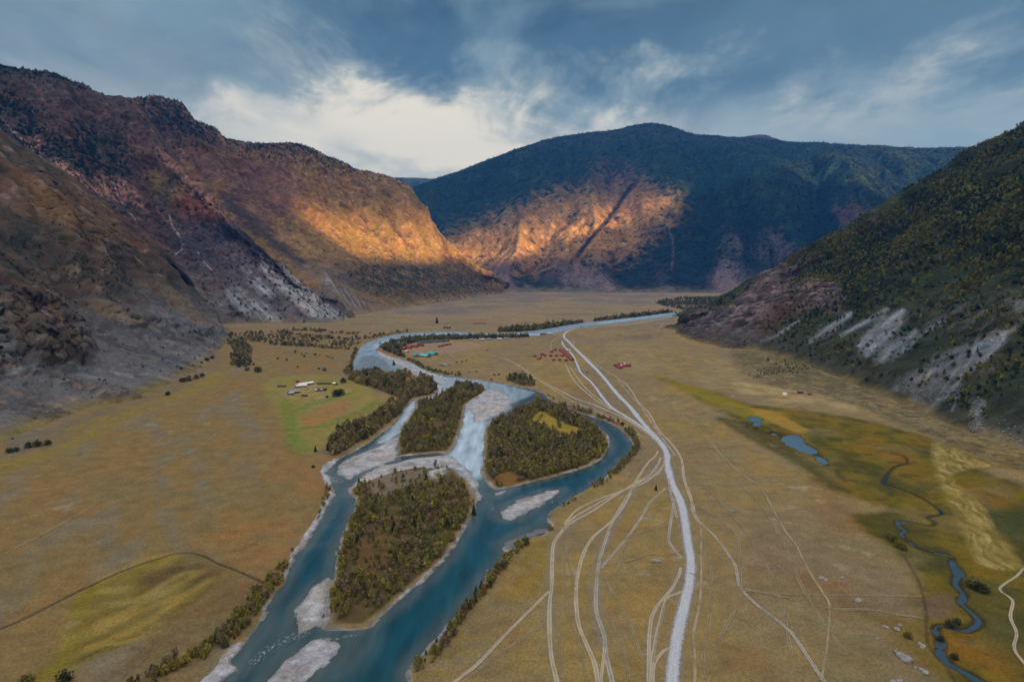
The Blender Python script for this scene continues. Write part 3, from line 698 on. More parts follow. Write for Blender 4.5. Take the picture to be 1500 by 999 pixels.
c = lerp(c, alb(132, 124, 116), sstep(.25, .55, n2+.3*n1)*sstep(150, 40, z)*.5)
c = lerp(c, alb(104, 90, 66), pxmask(M1, [(130,440),(190,455),(230,480),(180,470),(140,455)], 8)*.7)
c = lerp(c, alb(112, 92, 60), pxmask(M1, [(230,415),(280,445),(320,475),(290,470),(240,440)], 8)*.5)
c = lerp(c, alb(118, 100, 64), sstep(14, -4, z)*.8)
c = lerp(c, alb(120, 106, 40), sstep(9, -3, z+6*n1)*.6*(Q[..., 1] < 1500))
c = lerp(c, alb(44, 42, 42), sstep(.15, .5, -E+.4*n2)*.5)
rk1 = M1['rock']
c = lerp(c, alb(128, 112, 100), sstep(.12, .36, rk1+.45*n2)*sstep(-.1, .35, n1)*.6)
c = lerp(c, alb(44, 42, 38), sstep(.1, .4, -rk1-.3*n2)*sstep(-.2, .3, n3)*.45)
MAT_L = mtn_material('dry_scree_slope', 1.6, .9, .30, 3.0)
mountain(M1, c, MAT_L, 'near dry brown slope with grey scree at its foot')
M1['w'] = np.clip(pxmask(M1, [(-60,330),(60,325),(140,340),(200,400),(170,440),(60,430),(-60,420)], 26)*sstep(-.1, .3, n1+n2*.5), 0, 1)+.03
# ---- rocky middle mountain on the left
st = [[(-1500,2150,250),(-1950,2350,560),(-2300,2500,800),(-2950,2750,1230)],
      [(-1300,2300,90),P(60,255,2520),P(30,180,2700),P(0,97,2900)],
      [(-1120,2460,0),P(160,305,2700),P(130,215,2850),P(80,112,2990)],
      [b_(360,474),P(230,345,2800),P(185,240,2960),P(150,139,3120)],
      [b_(400,474),P(275,340,2850),P(225,255,2980),P(193,152,3180)],
      [b_(450,473),P(330,360,2860),P(275,285,2960),P(232,208,3160)],
      [b_(488,473),P(395,395,2850),P(345,340,2920),P(300,297,3020)],
      [b_(508,470),P(440,425,2830),P(410,395,2870),P(375,360,2920)],
      [(-650,2780,GB),P(475,450,2830),P(455,436,2850),P(440,420,2880)],
      [(-640,2860,GB),(-680,2900,0),(-720,2950,20),(-760,2980,40)]]
M2 = prep(loft(st, 540, 400, (60, 420, -300), (70, 38, 9), 330, 202, .45), 80)
Q = M2['Q']; n1, n2, n3, E = M2['n1'], M2['n2'], M2['n3'], M2['E']; z = Q[..., 2]; rk = M2['rock']; sl = M2['slope']
c = np.empty(Q.shape); c[:] = alb(72, 60, 55)
c = lerp(c, alb(90, 72, 62), sstep(-.1, .5, n3+.4*n1)*.7); c = lerp(c, alb(54, 48, 50), sstep(0, .5, -n1+.3*n2)*.7)
c = lerp(c, alb(132, 100, 92), sstep(.08, .4, rk+.3*n2)*sstep(.0, .35, n1)*.8)
c = lerp(c, alb(40, 54, 52), pxmask(M2, [(-10,130),(40,150),(80,200),(110,185),(160,190),(190,235),(185,270),(120,260),(60,230),(-10,250)], 22)*sstep(-.25, .2, n2+.7*n1)*.95)
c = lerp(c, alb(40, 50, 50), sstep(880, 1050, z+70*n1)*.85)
c = lerp(c, alb(104, 86, 56), pxmask(M2, [(225,250),(270,255),(290,280),(270,300),(235,290),(218,270)], 12)*.85)
c = lerp(c, alb(122, 74, 58), pxmask(M2, [(260,290),(300,290),(330,320),(300,325),(270,315)], 12)*.7)
for pl in ([(38,198),(60,205),(58,220),(42,212)], [(75,235),(100,240),(130,262),(150,250),(185,270),(165,290),(130,285),(95,265)], [(150,260),(200,280),(215,310),(190,300),(160,285)], [(232,215),(255,240),(290,265),(310,290),(340,320),(330,325),(300,295),(265,265),(235,235)]):
    c = lerp(c, alb(156, 120, 108), pxmask(M2, pl, 6)*sstep(-.25, .15, n2)*.85)
c = lerp(c, alb(66, 62, 70), pxmask(M2, [(270,330),(340,320),(390,370),(400,420),(350,430),(300,400),(265,370)], 16)*.8)
c = lerp(c, alb(104, 88, 92), pxmask(M2, [(320,360),(345,350),(375,385),(380,410),(340,400)], 10)*sstep(-.2, .2, n2)*.7)
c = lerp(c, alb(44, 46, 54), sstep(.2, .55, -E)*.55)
c = lerp(c, alb(90, 88, 88), sstep(330, 80, z+60*n1)*sstep(-.4, .1, n1)*.7)
pale = alb(146, 147, 150)
str_ = .25+.75*sstep(-.35, .3, M2['st']+.6*n2)
for pl in ([(378,374),(396,390),(430,410),(470,440),(508,468),(470,470),(430,440),(400,415)], [(330,415),(352,425),(410,465),(380,470),(340,440)], [(400,372),(420,392),(460,425),(490,455),(460,440),(420,405)], [(355,395),(375,405),(400,430),(385,430)]):
    c = lerp(c, pale, pxmask(M2, pl, 7)*str_*.9)
for ln, w in (([(0,172),(30,205),(62,238),(85,258),(120,285),(150,305)], 2.0), ([(18,190),(50,222),(75,248)], 2.2), ([(110,277),(150,305),(185,328),(215,352),(240,375),(262,396)], 2.2), ([(165,265),(175,290),(185,305),(200,325)], 1.5),
              ([(248,315),(252,330),(262,345),(268,362),(258,372)], 1.2), ([(290,370),(300,385),(310,395)], 1.0), ([(200,345),(225,362),(250,385)], 1.4)):
    c = lerp(c, alb(160, 148, 142), pxline(M2, ln, w*.8, 1.4)*sstep(-.3, .2, n2+.3*n1)*.75)
c = lerp(c, alb(110, 98, 78), sstep(26, -4, z)*.8)
MAT_M = mtn_material('reddish_rock_slope', 1.0, 1.0, .38, 3.0)
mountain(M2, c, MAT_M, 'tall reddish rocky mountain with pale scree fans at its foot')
M2['w'] = np.clip(pxmask(M2, [(-10,130),(40,150),(80,200),(110,185),(160,190),(190,235),(185,270),(120,260),(60,230),(-10,250)], 22)*sstep(-.2, .3, n1+.6*n2)+.7*sstep(950, 1050, z), 0, 1)+.04
# ---- spur that catches the sun
st = [[(-1500,3250,60),P(230,300,3600),P(180,220,3800),P(140,152,3950)],
      [(-1150,3150,0),P(300,280,3650),P(260,210,3850),P(200,150,3950)],
      [(-900,3050,GB),P(350,300,3700),P(300,230,3900),P(243,150,4020)],
      [(-760,2980,GB),P(395,325,3700),P(340,255,3950),P(278,182,4150)],
      [(-690,3000,GB),P(435,340,3750),P(385,270,4050),P(340,211,4400)],
      [b_(548,458),P(495,350,4050),P(465,285,4400),P(440,216,4800)],
      [b_(600,450),P(545,360,4400),P(520,300,4750),P(498,245,5150)],
      [b_(655,443),P(600,370,4750),P(585,320,5000),P(578,269,5400)],
      [b_(695,437),P(640,385,5100),P(628,350,5300),P(620,318,5600)],
      [b_(722,432),P(680,405,5400),P(668,388,5550),P(652,362,5750)],
      [b_(738,430),P(712,417,5600),P(703,410,5680),P(692,397,5850)],
      [(-30,5950,GB),(-50,6000,10),(-60,6050,25),(-90,6200,60)]]
M3 = prep(loft(st, 600, 340, (-700, 900, -520), (85, 40, 10), 420, 303, .35), 80)
Q = M3['Q']; n1, n2, n3, E = M3['n1'], M3['n2'], M3['n3'], M3['E']; z = Q[..., 2]; rk = M3['rock']
c = np.empty(Q.shape); c[:] = alb(118, 94, 58)
c = lerp(c, alb(106, 92, 42), sstep(-.1, .45, n3+.4*n1)*.7); c = lerp(c, alb(70, 54, 50), sstep(.05, .5, -n1)*.7)
c = lerp(c, alb(160, 124, 96), sstep(.1, .4, rk+.3*n2)*.6)
c = lerp(c, alb(84, 62, 62), pxmask(M3, [(190,160),(260,165),(320,215),(420,230),(440,300),(380,330),(320,290),(260,240)], 30)*.7)
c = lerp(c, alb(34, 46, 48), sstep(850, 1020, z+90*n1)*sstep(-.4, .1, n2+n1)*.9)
c = lerp(c, alb(38, 46, 42), pxmask(M3, [(500,395),(560,380),(640,385),(700,405),(745,432),(660,435),(580,440),(520,425)], 14)*sstep(-.5, .1, n1+.5*n2)*.85)
c = lerp(c, alb(80, 76, 74), pxmask(M3, [(430,380),(500,390),(530,430),(560,455),(500,450),(450,410)], 14)*.7)
c = lerp(c, alb(44, 42, 48), pxmask(M3, [(320,280),(350,300),(400,340),(440,380),(420,380),(370,340),(330,305)], 7)*.8)
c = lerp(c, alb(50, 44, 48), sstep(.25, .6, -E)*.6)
c = lerp(c, alb(150, 146, 142), pxmask(M3, [(470,395),(500,420),(540,450),(520,448),(480,415)], 5)*sstep(-.1, .2, M3['st']+n2*.4)*.6)
c = lerp(c, alb(116, 100, 80), sstep(34, -4, z)*.85)
MAT_S = mtn_material('grassy_rock_spur', .9, 1.0, .36, 3.2)
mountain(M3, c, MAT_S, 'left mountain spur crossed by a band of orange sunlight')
M3['w'] = np.clip(sstep(780, 980, z+90*n1)+pxmask(M3, [(500,395),(560,380),(640,385),(700,405),(745,432),(660,435),(580,440),(520,425)], 14)*.16, 0, 1)
# ---- big mountain closing the valley
st = [[(-2600,6800,GB),P(440,395,7400),P(455,360,7900),P(470,345,8300),P(480,330,8700)],
      [(-900,6500,GB),P(580,380,7200),P(575,345,7700),P(570,320,8200),P(565,300,8700)],
      [(-350,6300,GB),P(668,382,7000),P(645,340,7500),P(625,310,8000),P(597,278,8700)],
      [(150,6150,GB),P(750,370,6900),P(728,320,7400),P(712,285,7900),P(688,246,8800)],
      [(560,6050,GB),P(815,365,6800),P(795,305,7350),P(780,258,7900),P(762,219,8900)],
      [(930,5980,GB),P(880,360,6750),P(860,298,7300),P(845,238,7950),P(812,204,9000)],
      [(1280,5920,GB),P(930,355,6700),P(918,292,7300),P(905,230,7950),P(895,193.5,9100)],
      [(1700,5880,GB),P(985,355,6650),P(975,290,7200),P(965,222,7900),P(952,184,9200)],
      [(2050,5820,GB),P(1045,358,6500),P(1035,300,7000),P(1028,226,7800),P(1012,200,9200)],
      [(2450,5760,GB),P(1110,360,6400),P(1105,300,6900),P(1098,230,7700),P(1088,208,9100)],
      [(2950,5700,GB),P(1200,350,6500),P(1195,295,7000),P(1180,240,7700),P(1190,213,8900)],
      [(3500,5500,GB),P(1290,330,6500),P(1290,290,6900),P(1290,245,7600),P(1310,219,8800)],
      [(4300,5300,GB),P(1390,320,6400),P(1390,280,6800),P(1395,245,7500),P(1430,221,8600)],
      [(5400,5200,GB),P(1520,310,6300),P(1530,275,6700),P(1540,245,7400),P(1560,224,8500)],
      [(7600,5200,GB),(6400,6400,700),(6500,7000,1000),(6600,7700,1350),(6700,8500,1600)]]
M4 = prep(loft(st, 760, 400, (0, 1700, -500), (170, 16, 8), 900, 404, .3, .2), 160)
Q = M4['Q']; n1, n2, n3, E = M4['n1'], M4['n2'], M4['n3'], M4['E']; z = Q[..., 2]; rk = M4['rock']
c = np.empty(Q.shape); c[:] = alb(24, 40, 40)
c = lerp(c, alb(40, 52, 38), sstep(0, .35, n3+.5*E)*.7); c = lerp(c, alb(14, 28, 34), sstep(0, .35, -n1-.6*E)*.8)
M4['Q'] = M4['Q']-M4['N']*(32*pxline(M4, [(935,262),(912,290),(890,322),(865,350),(846,375),(832,392)], 2.5, 3))[..., None]
warm = pxmask(M4, [(640,360),(690,335),(790,295),(880,274),(950,274),(990,297),(980,318),(945,350),(925,370),(850,385),(700,396)], 22, 1.6)  # ochre grass, cut to the sun patch outline so colour carries part of it
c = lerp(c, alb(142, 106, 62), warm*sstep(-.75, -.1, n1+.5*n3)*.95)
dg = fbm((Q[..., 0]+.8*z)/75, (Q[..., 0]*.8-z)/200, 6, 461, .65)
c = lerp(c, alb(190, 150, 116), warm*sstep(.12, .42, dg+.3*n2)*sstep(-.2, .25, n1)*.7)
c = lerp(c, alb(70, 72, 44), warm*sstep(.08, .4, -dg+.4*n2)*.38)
c = lerp(c, alb(84, 60, 60), pxmask(M4, [(870,245),(930,250),(945,290),(890,300)], 14, 2.5)*.5)
c = lerp(c, alb(62, 54, 62), sstep(420, 120, z+130*n1)*sstep(-.2, .3, E+.4*n1)*.8)
c = lerp(c, alb(120, 104, 100), sstep(420, 80, z)*sstep(.1, .4, E+.3*n2)*.6)
c = lerp(c, alb(104, 96, 78), sstep(70, 0, z+40*n1)*.8)
for p_ in ([(940,360),(955,372),(968,420),(920,420),(930,385)], [(1058,380),(1068,390),(1082,425),(1055,424)], [(1098,395),(1110,400),(1120,425),(1092,425)], [(1060,352),(1130,338),(1160,372),(1120,385)]):
    c = lerp(c, alb(104, 92, 92), pxmask(M4, p_, 7, 3.0)*.5*sstep(-.3, .35, E+.5*n2))
c = lerp(c, alb(110, 76, 66), pxmask(M4, [(1230,305),(1255,300),(1275,330),(1250,340),(1235,330)], 9, 3.0)*.4)
c = lerp(c, alb(50, 72, 56), sstep(.1, .4, n2)*sstep(500, 900, z)*.35)
c = lerp(c, alb(112, 100, 104), pxline(M4, [(983,305),(981,335),(986,360),(984,395)], 1.8, 1.5)*.5*sstep(-.3, .2, n2))
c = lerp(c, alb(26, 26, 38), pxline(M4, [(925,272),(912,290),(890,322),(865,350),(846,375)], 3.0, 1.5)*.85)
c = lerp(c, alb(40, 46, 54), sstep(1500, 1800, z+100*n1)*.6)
MAT_C = mtn_material('forested_mountain', .55, 1.0, .42, 4.0)
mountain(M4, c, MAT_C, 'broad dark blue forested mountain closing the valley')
M4['w'] = sstep(-.3, .3, n1+.4*n3)*(1-.9*warm)*sstep(60, 250, z)
# ---- right slope, its unseen crest beyond the frame shaped to shade the valley
st = [[(1500,-3400,GB),(1700,-3300,700),(1950,-3200,1500),(2300,-3000,2700)],
      [(900,-1800,GB),(1250,-1800,420),(1650,-1800,1100),(2300,-1800,2500)],
      [(590,-900,GB),(900,-900,250),(1400,-900,780),(2350,-900,1900)],
      [(555,0,GB),(900,0,250),(1400,0,640),(2350,-100,1400)],
      [(552,740,GB),(830,800,190),(1300,900,540),(2430,800,1290)],
      [(548,830,GB),(840,1020,190),(1220,1220,500),(2520,1350,1275)],
      [(570,1050,GB),P(1400,395,1400),(1240,1600,460),(2620,1750,1310)],
      [(596,1370,GB),(855,1610,165),(1200,1810,425),P(1560,160,2000)],
      [(590,1660,GB),P(1250,405,1850),P(1370,300,2000),P(1470,205,2080)],
      [(530,1730,GB),P(1165,430,1900),P(1265,360,2030),P(1335,287,2180)],
      [(508,1900,GB),P(1085,455,1980),P(1145,412,2060),P(1190,374,2160)],
      [(496,2080,GB),P(1030,472,2120),P(1062,452,2170),P(1105,418,2260)],
      [(492,2190,GB),P(1003,484,2200),P(1015,476,2240),P(1035,462,2320)],
      [(500,2330,GB),(530,2360,0),(580,2390,10),(640,2420,25)]]
M5 = prep(loft(st, 760, 380, (330, 420, -330), (38, 22, 5.5), 210, 505, .5), 130)
bulge(M5, [(985,495),(1010,462),(1060,450),(1100,420),(1140,385),(1170,395),(1150,430),(1190,405),(1235,425),(1225,455),(1150,460),(1110,505),(1060,515),(1010,505)], 8, 4, 9)
bulge(M5, [(1335,470),(1360,455),(1390,470),(1400,440),(1500,430),(1520,470),(1440,480),(1380,490)], 8, 4, 9)
bulge(M5, [(1240,430),(1290,400),(1330,390),(1330,420),(1280,450)], 8, 4, 8)
Q = M5['Q']; n1, n2, n3, E = M5['n1'], M5['n2'], M5['n3'], M5['E']; z = Q[..., 2]; rk = M5['rock']
c = np.empty(Q.shape); c[:] = alb(50, 58, 40)
c = lerp(c, alb(70, 64, 44), sstep(0, .5, n1+.4*n3)*.8); c = lerp(c, alb(36, 42, 32), sstep(.0, .4, -n1)*.7)
ygm = pxmask(M5, [(1180,410),(1230,350),(1290,335),(1350,300),(1420,250),(1480,270),(1500,330),(1430,340),(1370,330),(1300,380),(1240,420)], 16, 2.0)
c = lerp(c, alb(92, 94, 40), ygm*sstep(-.3, .3, n1+.5*n2)*.7)
rp = pxmask(M5, [(985,495),(1010,462),(1060,450),(1100,420),(1140,385),(1170,395),(1150,430),(1190,405),(1235,425),(1225,455),(1150,460),(1110,505),(1060,515),(1010,505)], 10)
cg = crag(M5)
c = lerp(c, alb(86, 74, 74), rp*.9); c = lerp(c, alb(122, 104, 104), rp*sstep(.5, .8, .6*cg+.45*M5['st']+.35*n2+.2)*.75); c = lerp(c, alb(44, 40, 42), rp*sstep(.42, .1, .6*cg+.4*M5['st']+.3*n2+.1)*.8)
c = lerp(c, alb(74, 52, 38), pxmask(M5, [(1130,440),(1180,430),(1160,470),(1120,495),(1105,490)], 10)*.6)
c = lerp(c, alb(112, 98, 98), sstep(.2, .45, rk+.4*n2)*sstep(.1, .4, n1)*.55)
for pl in ([(1335,470),(1360,455),(1390,470),(1400,440),(1500,430),(1500,470),(1440,480),(1380,490)], [(1270,280),(1300,350),(1330,345),(1350,335),(1300,370)], [(1380,440),(1420,445),(1460,470),(1430,490),(1385,470)]):
    c = lerp(c, alb(92, 82, 80), pxmask(M5, pl, 10)*sstep(-.1, .25, n2)*.6)
str_ = sstep(-.3, .25, M5['st']+.6*n2)
stk = np.zeros(Q.shape[:2])
for ln, w_ in (([(1478,485),(1420,515),(1365,545),(1312,569)], 4), ([(1470,495),(1415,532),(1372,564),(1342,588)], 5), ([(1462,506),(1418,546),(1384,580),(1358,598)], 4), ([(1440,503),(1390,532),(1338,557)], 4), ([(1322,456),(1290,480),(1260,506)], 4), ([(1318,472),(1292,500),(1270,518)], 4), ([(1342,486),(1312,508),(1290,528)], 4), ([(1245,460),(1212,482),(1188,500)], 3.5),
              ([(1384,470),(1350,490),(1322,515)], 1.6), ([(1500,470),(1470,492),(1450,512)], 2), ([(1300,452),(1262,475),(1230,492)], 1.6), ([(1170,470),(1140,490),(1115,500)], 1.6), ([(1405,575),(1395,600)], 2), ([(1440,590),(1430,615),(1445,635)], 4)):
    stk = np.maximum(stk, pxline(M5, ln, w_, 2.5))
scree = np.zeros(Q.shape[:2])
for pl in ([(1308,568),(1330,548),(1368,535),(1400,515),(1440,495),(1478,484),(1466,505),(1440,530),(1405,560),(1372,592),(1350,598),(1330,575)], [(1258,492),(1290,468),(1325,456),(1318,478),(1290,510),(1262,518)],
           [(1285,525),(1305,500),(1340,488),(1330,505),(1300,528)], [(1190,495),(1225,470),(1245,460),(1235,475),(1205,497)], [(1222,606),(1232,588)], [(1420,618),(1428,588),(1440,590),(1438,615),(1448,632),(1430,636)], [(1455,635),(1480,625),(1520,630),(1520,670),(1480,655)],
           [(1370,535),(1400,510),(1345,545)], [(1480,440),(1510,430),(1510,450),(1490,455)]):
    if len(pl) > 2:
        keep = M5['n1']; M5['n1'] = M5['st']*1.1+.35*M5['n2']; scree = np.maximum(scree, pxmask(M5, pl, 5.5, 2.2)); M5['n1'] = keep
scree = np.maximum(scree*(.35+.4*str_), stk*(.55+.45*str_))
c = lerp(c, alb(134, 137, 143), scree*.95)
c = lerp(c, alb(66, 62, 52), sstep(60, 5, z+25*n1)*.6); c = lerp(c, alb(40, 44, 30), sstep(90, 20, z+40*n1)*sstep(.0, .3, n2)*.6)
c = lerp(c, alb(124, 104, 64), sstep(12, -5, z+8*n1)*.85)
MAT_R = mtn_material('wooded_rocky_slope', 1.7, 1.0, .34, 2.6)
mountain(M5, c, MAT_R, 'dark wooded slope with grey scree on the right side')
M5['scree'] = scree; M5['rp'] = rp
fg = pxmask(M5, [(1200,370),(1300,320),(1340,280),(1420,230),(1500,180),(1620,150),(1620,420),(1480,400),(1400,380),(1300,430),(1220,450),(1180,470),(1150,455)], 26)
M5['w'] = np.clip(fg*sstep(-.55, .15, n1+.5*n2)*(1+.9*ygm)+.34*sstep(.0, .35, n1+.5*n2)+.06, 0, 1)*(1-scree)*(1-.85*rp)*sstep(5, 25, z)
# ---- unseen range east of the slope, crest shaped to shade the valley end
st = [[(2900,2300,GB),(3050,2100,500),(3100,1900,900),(3150,1700,1300)],
      [(2550,3300,GB),(2850,3100,520),(3000,2900,850),(3100,2650,1310)],
      [(2700,4100,GB),(3000,3900,560),(3120,3780,880),(3280,3600,1390)],
      [(3250,4700,GB),(3500,4650,750),(3620,4600,1100),(3780,4560,1560)],
      [(3900,5100,GB),(4050,5000,900),(4150,4950,1400),(4350,4950,2050)],
      [(4700,5100,GB),(4750,4900,1000),(4800,4800,1600),(4900,4700,2300)]]
M6 = prep(loft(st, 200, 120, (800, -300, -500), (60, 30, 8), 420, 606, .3), 40)
c = np.empty(M6['Q'].shape); c[:] = alb(48, 50, 40); c = lerp(c, alb(80, 70, 60), sstep(0, .4, M6['n1']))
mountain(M6, c, MAT_M, 'unseen wooded range behind the right slope, shaped for its shadow')
# ---- far ranges
def far_range(st, seed, label, col):
    M = prep(loft(st, 160, 70, (0, 400, -700), (120, 40, 10), 1200, seed, .25), 40)
    c = np.empty(M['Q'].shape); c[:] = col; c = lerp(c, col*.7, sstep(0, .4, M['n3']))
    return mountain(M, c, MAT_C, label)
far_range([[(-4400,10600,GB),P(360,300,10900),P(370,285,11100),P(380,275,11400)], [(-2700,10600,GB),P(500,300,10900),P(505,280,11100),P(510,264,11400)],
           [(-1900,10600,GB),P(575,300,10900),P(575,280,11100),P(575,263,11400)], [(-1200,10600,GB),P(640,300,10900),P(640,280,11100),P(640,266,11400)], [(100,10600,GB),P(760,320,10900),P(760,300,11100),P(760,290,11400)]], 707,
          'pale blue distant ridge seen through the valley gap', alb(60, 74, 70))
far_range([[(2200,9700,GB),P(960,300,9800),P(970,260,9950),P(980,225,10200)], [(3300,9700,GB),P(1060,300,9800),P(1060,250,9950),P(1062,206,10200)],
           [(4000,9700,GB),P(1110,300,9800),P(1110,250,9950),P(1112,199,10200)], [(4400,9700,GB),P(1140,300,9800),P(1140,250,9950),P(1140,205,10200)], [(5400,9700,GB),P(1200,300,9800),P(1210,260,9950),P(1220,230,10200)]], 808,
          'small distant summit peeping over the dark blue mountain', alb(62, 66, 66))
# ================================================================== trees
def leaf_cloud(n, lobes, size, seed, flat=.35):
    """many leaf-clump faces spread through uneven lobes: list of (centre, radii)"""
    r = np.random.default_rng(seed)
    wts = np.array([l[1][0]*l[1][1]*l[1][2] for l in lobes])**.75; wts /= wts.sum()
    k = r.choice(len(lobes), n, p=wts)
    d = r.normal(size=(n, 3)); d /= np.linalg.norm(d, axis=1)[:, None]
    rad = .55+.45*r.random(n)**.5; rad += r.normal(size=n)*.08
    C = np.array([lobes[i][0] for i in k])+d*np.array([lobes[i][1] for i in k])*rad[:, None]
    nrm = d+r.normal(size=(n, 3))*.55+np.array([0, 0, flat]); nrm /= np.linalg.norm(nrm, axis=1)[:, None]
    a = np.cross(nrm, r.normal(size=(n, 3))); a /= np.linalg.norm(a, axis=1)[:, None]+1e-9; b = np.cross(nrm, a)
    s = size*(.6+.8*r.random((n, 1))); s2 = s*(.6+.5*r.random((n, 1)))
    j = lambda: (r.random((n, 1))-.5)*.5
    V = np.stack([C-a*s*(1+j())-b*s2*(.3+j()), C+a*s*.3*(1+j())-b*s2, C+a*s*(1+j())+b*s2*(.3+j()), C-a*s*.3+b*s2*(1+j())], 1)
    tint = np.repeat((.62+.7*r.random(n))*(.9+.2*(k % 2)), 4)
    return V.reshape(-1, 3), np.arange(4*n).reshape(-1, 4), tint
def broad_lobes(seed, h=1.0, w=.33, narrow=False):
    r = np.random.default_rng(seed); L_ = []
    n = 7
    for i in range(n):
        zc = .22+.68*(i/(n-1)); rr = w*(math.sin(math.pi*min(.95, .18+.75*(i/(n-1))))**.8)
        a = r.random()*6.28; off = rr*(.65 if i < n-1 else .15)*r.random()
        L_.append(((math.cos(a)*off, math.sin(a)*off, zc*h), (rr*(.6+.3*r.random()), rr*(.6+.3*r.random()), .16*h*(.8+.5*r.random()))))
    for i in range(4):
        a = r.random()*6.28; zc = .25+.4*r.random()
        L_.append(((math.cos(a)*w*.8, math.sin(a)*w*.8, zc*h), (w*.42, w*.42, .12*h)))
    return L_
def cone_cloud(n, seed, w=.2, size=.1):
    r = np.random.default_rng(seed)
    z = .08+.9*r.random(n)**1.25; a = r.random(n)*6.283; tier = .8+.2*np.cos(z*40)
    rad = w*(1-z)*tier*(.6+.45*r.random(n))+.012
    C = np.stack([np.cos(a)*rad, np.sin(a)*rad, z], 1)
    out = np.stack([np.cos(a), np.sin(a), -.55+.3*r.normal(size=n)], 1); out /= np.linalg.norm(out, axis=1)[:, None]
    side = np.stack([-np.sin(a), np.cos(a), .2*r.normal(size=n)], 1)
    s = (size*(.5+.9*(1-z))*(.7+.6*r.random(n)))[:, None]
    V = np.stack([C-out*s*.6-side*s*.25, C-side*s*.75+out*s*.4, C+out*s, C+side*s*.75+out*s*.3], 1)
    return V.reshape(-1, 3), np.arange(4*n).reshape(-1, 4), np.repeat(.75+.5*r.random(n), 4)
def trunk_geo(seed, h=1.0, r0=.02, limbs=4):
    r = np.random.default_rng(seed); V = []; Fq = []
    def tube(p0, p1, ra, rb, seg=6, bend=.02):
        p0 = np.array(p0, float); p1 = np.array(p1, float); mid = (p0+p1)/2+r.normal(size=3)*bend*np.linalg.norm(p1-p0)*np.array([1, 1, 0])
        base = len(V); d = p1-p0; d /= np.linalg.norm(d); a = np.cross(d, [.3, .9, .1]); a /= np.linalg.norm(a); b = np.cross(d, a)
        for p, rr in ((p0, ra), (mid, (ra+rb)*.5), (p1, rb)):
            for k in range(seg):
                t = k*6.2832/seg; V.append(p+a*rr*math.cos(t)+b*rr*math.sin(t))
        for q in range(2):
            for k in range(seg): Fq.append((base+q*seg+k, base+q*seg+(k+1) % seg, base+(q+1)*seg+(k+1) % seg, base+(q+1)*seg+k))
    tube((0, 0, -.06), (0, 0, .5*h), r0*1.3, r0*.75); tube((0, 0, .5*h), (.02, .01, .88*h), r0*.75, r0*.2)
    for i in range(limbs):
        a = i*6.28/limbs+r.random(); z0 = .22+.12*i
        tube((0, 0, z0*h), (math.cos(a)*.2, math.sin(a)*.2, (z0+.24)*h), r0*.5, r0*.15, 5)
    return np.array(V), np.array(Fq)
def foliage_mat(name, use_obj):
    t = NT(name); co = t.coords()
    if use_obj:
        base = t.n('ObjectInfo').outputs['Color']
        base = t.scale(base, t.attr('tint', 'Fac'))
    else: base = t.attr('Col')
    d = t.n('BsdfDiffuse'); t.l(base, d.inputs[0]); tl = t.n('BsdfTranslucent'); t.l(t.scale(base, 1.1), tl.inputs[0])
    mx = t.n('MixShader'); mx.inputs[0].default_value = .28; t.l(d.outputs[0], mx.inputs[1]); t.l(tl.outputs[0], mx.inputs[2])
    return t.done(mx.outputs[0])
LEAF_O = foliage_mat('leaves', True); LEAF_C = foliage_mat('leaves_mass', False)
BARK = plain('bark', alb(92, 80, 68), .95, .3, 4)
PAL = {'olive': alb(114, 110, 60), 'brown': alb(116, 102, 74), 'yellowgreen': alb(128, 120, 56), 'darkgreen': alb(70, 76, 50), 'rust': alb(118, 92, 52), 'grey': alb(104, 98, 78)}
LOOK = {'olive': 'olive-green', 'brown': 'brown-leaved', 'yellowgreen': 'yellow-green', 'darkgreen': 'dark green', 'rust': 'rusty orange', 'grey': 'grey-brown'}
PK = list(PAL)
# --- where trees stand
def scatter(pxpoly, per, inset=0.0, seed=0, world=None, reject=None):
    p = world if world is not None else gpoly(pxpoly, 4)
    lo, hi = p.min(0), p.max(0); r = np.random.default_rng(seed)
    step = math.sqrt(per)
    xs = np.arange(lo[0], hi[0], step); ys = np.arange(lo[1], hi[1], step)
    X, Y = np.meshgrid(xs, ys); X = X.ravel()+(r.random(X.size)-.5)*step*.95; Y = Y.ravel()+(r.random(Y.size)-.5)*step*.95
    k = sdf(X, Y, p, 60) < -inset
    X, Y = X[k], Y[k]
    if reject is not None:
        k = reject(X, Y, r); X, Y = X[k], Y[k]
    return np.stack([X, Y], 1)
def strip(px, w, per, seed, thr=-.28):
    """rows along a bank: px outline points, half width in metres"""
    l = gline(px, 8); d = np.concatenate([[0], np.cumsum(np.linalg.norm(np.diff(l, axis=0), axis=1))])
    r = np.random.default_rng(seed); n = int(d[-1]*2*w/per); s = r.random(n)*d[-1]
    x = np.interp(s, d, l[:, 0]); y = np.interp(s, d, l[:, 1]); t = np.gradient(l, axis=0); t /= np.linalg.norm(t, axis=1)[:, None]
    tx = np.interp(s, d, t[:, 0]); ty = np.interp(s, d, t[:, 1]); o = (r.random(n)*2-1)*w
    clump = fbm(x/26, y/26, 3, seed+3); k = clump > thr
    return np.stack([x-ty*o, y+tx*o], 1)[k]
def rej(clear, dens=.15, cs=30, seed=5, thr=-.25):
    ps = [gpoly(q, 4) for q in clear]
    def f(X, Y, r):
        k = np.ones(len(X), bool)
        for q in ps: k &= ~((sdf(X, Y, q, 40) < 0) & (r.random(len(X)) > dens))
        k &= (fbm(X/cs, Y/cs, 4, seed) > thr) | (r.random(len(X)) < .25)
        return k
    return f
SITES = []       # (key, points, height range, palette weights in PK order)
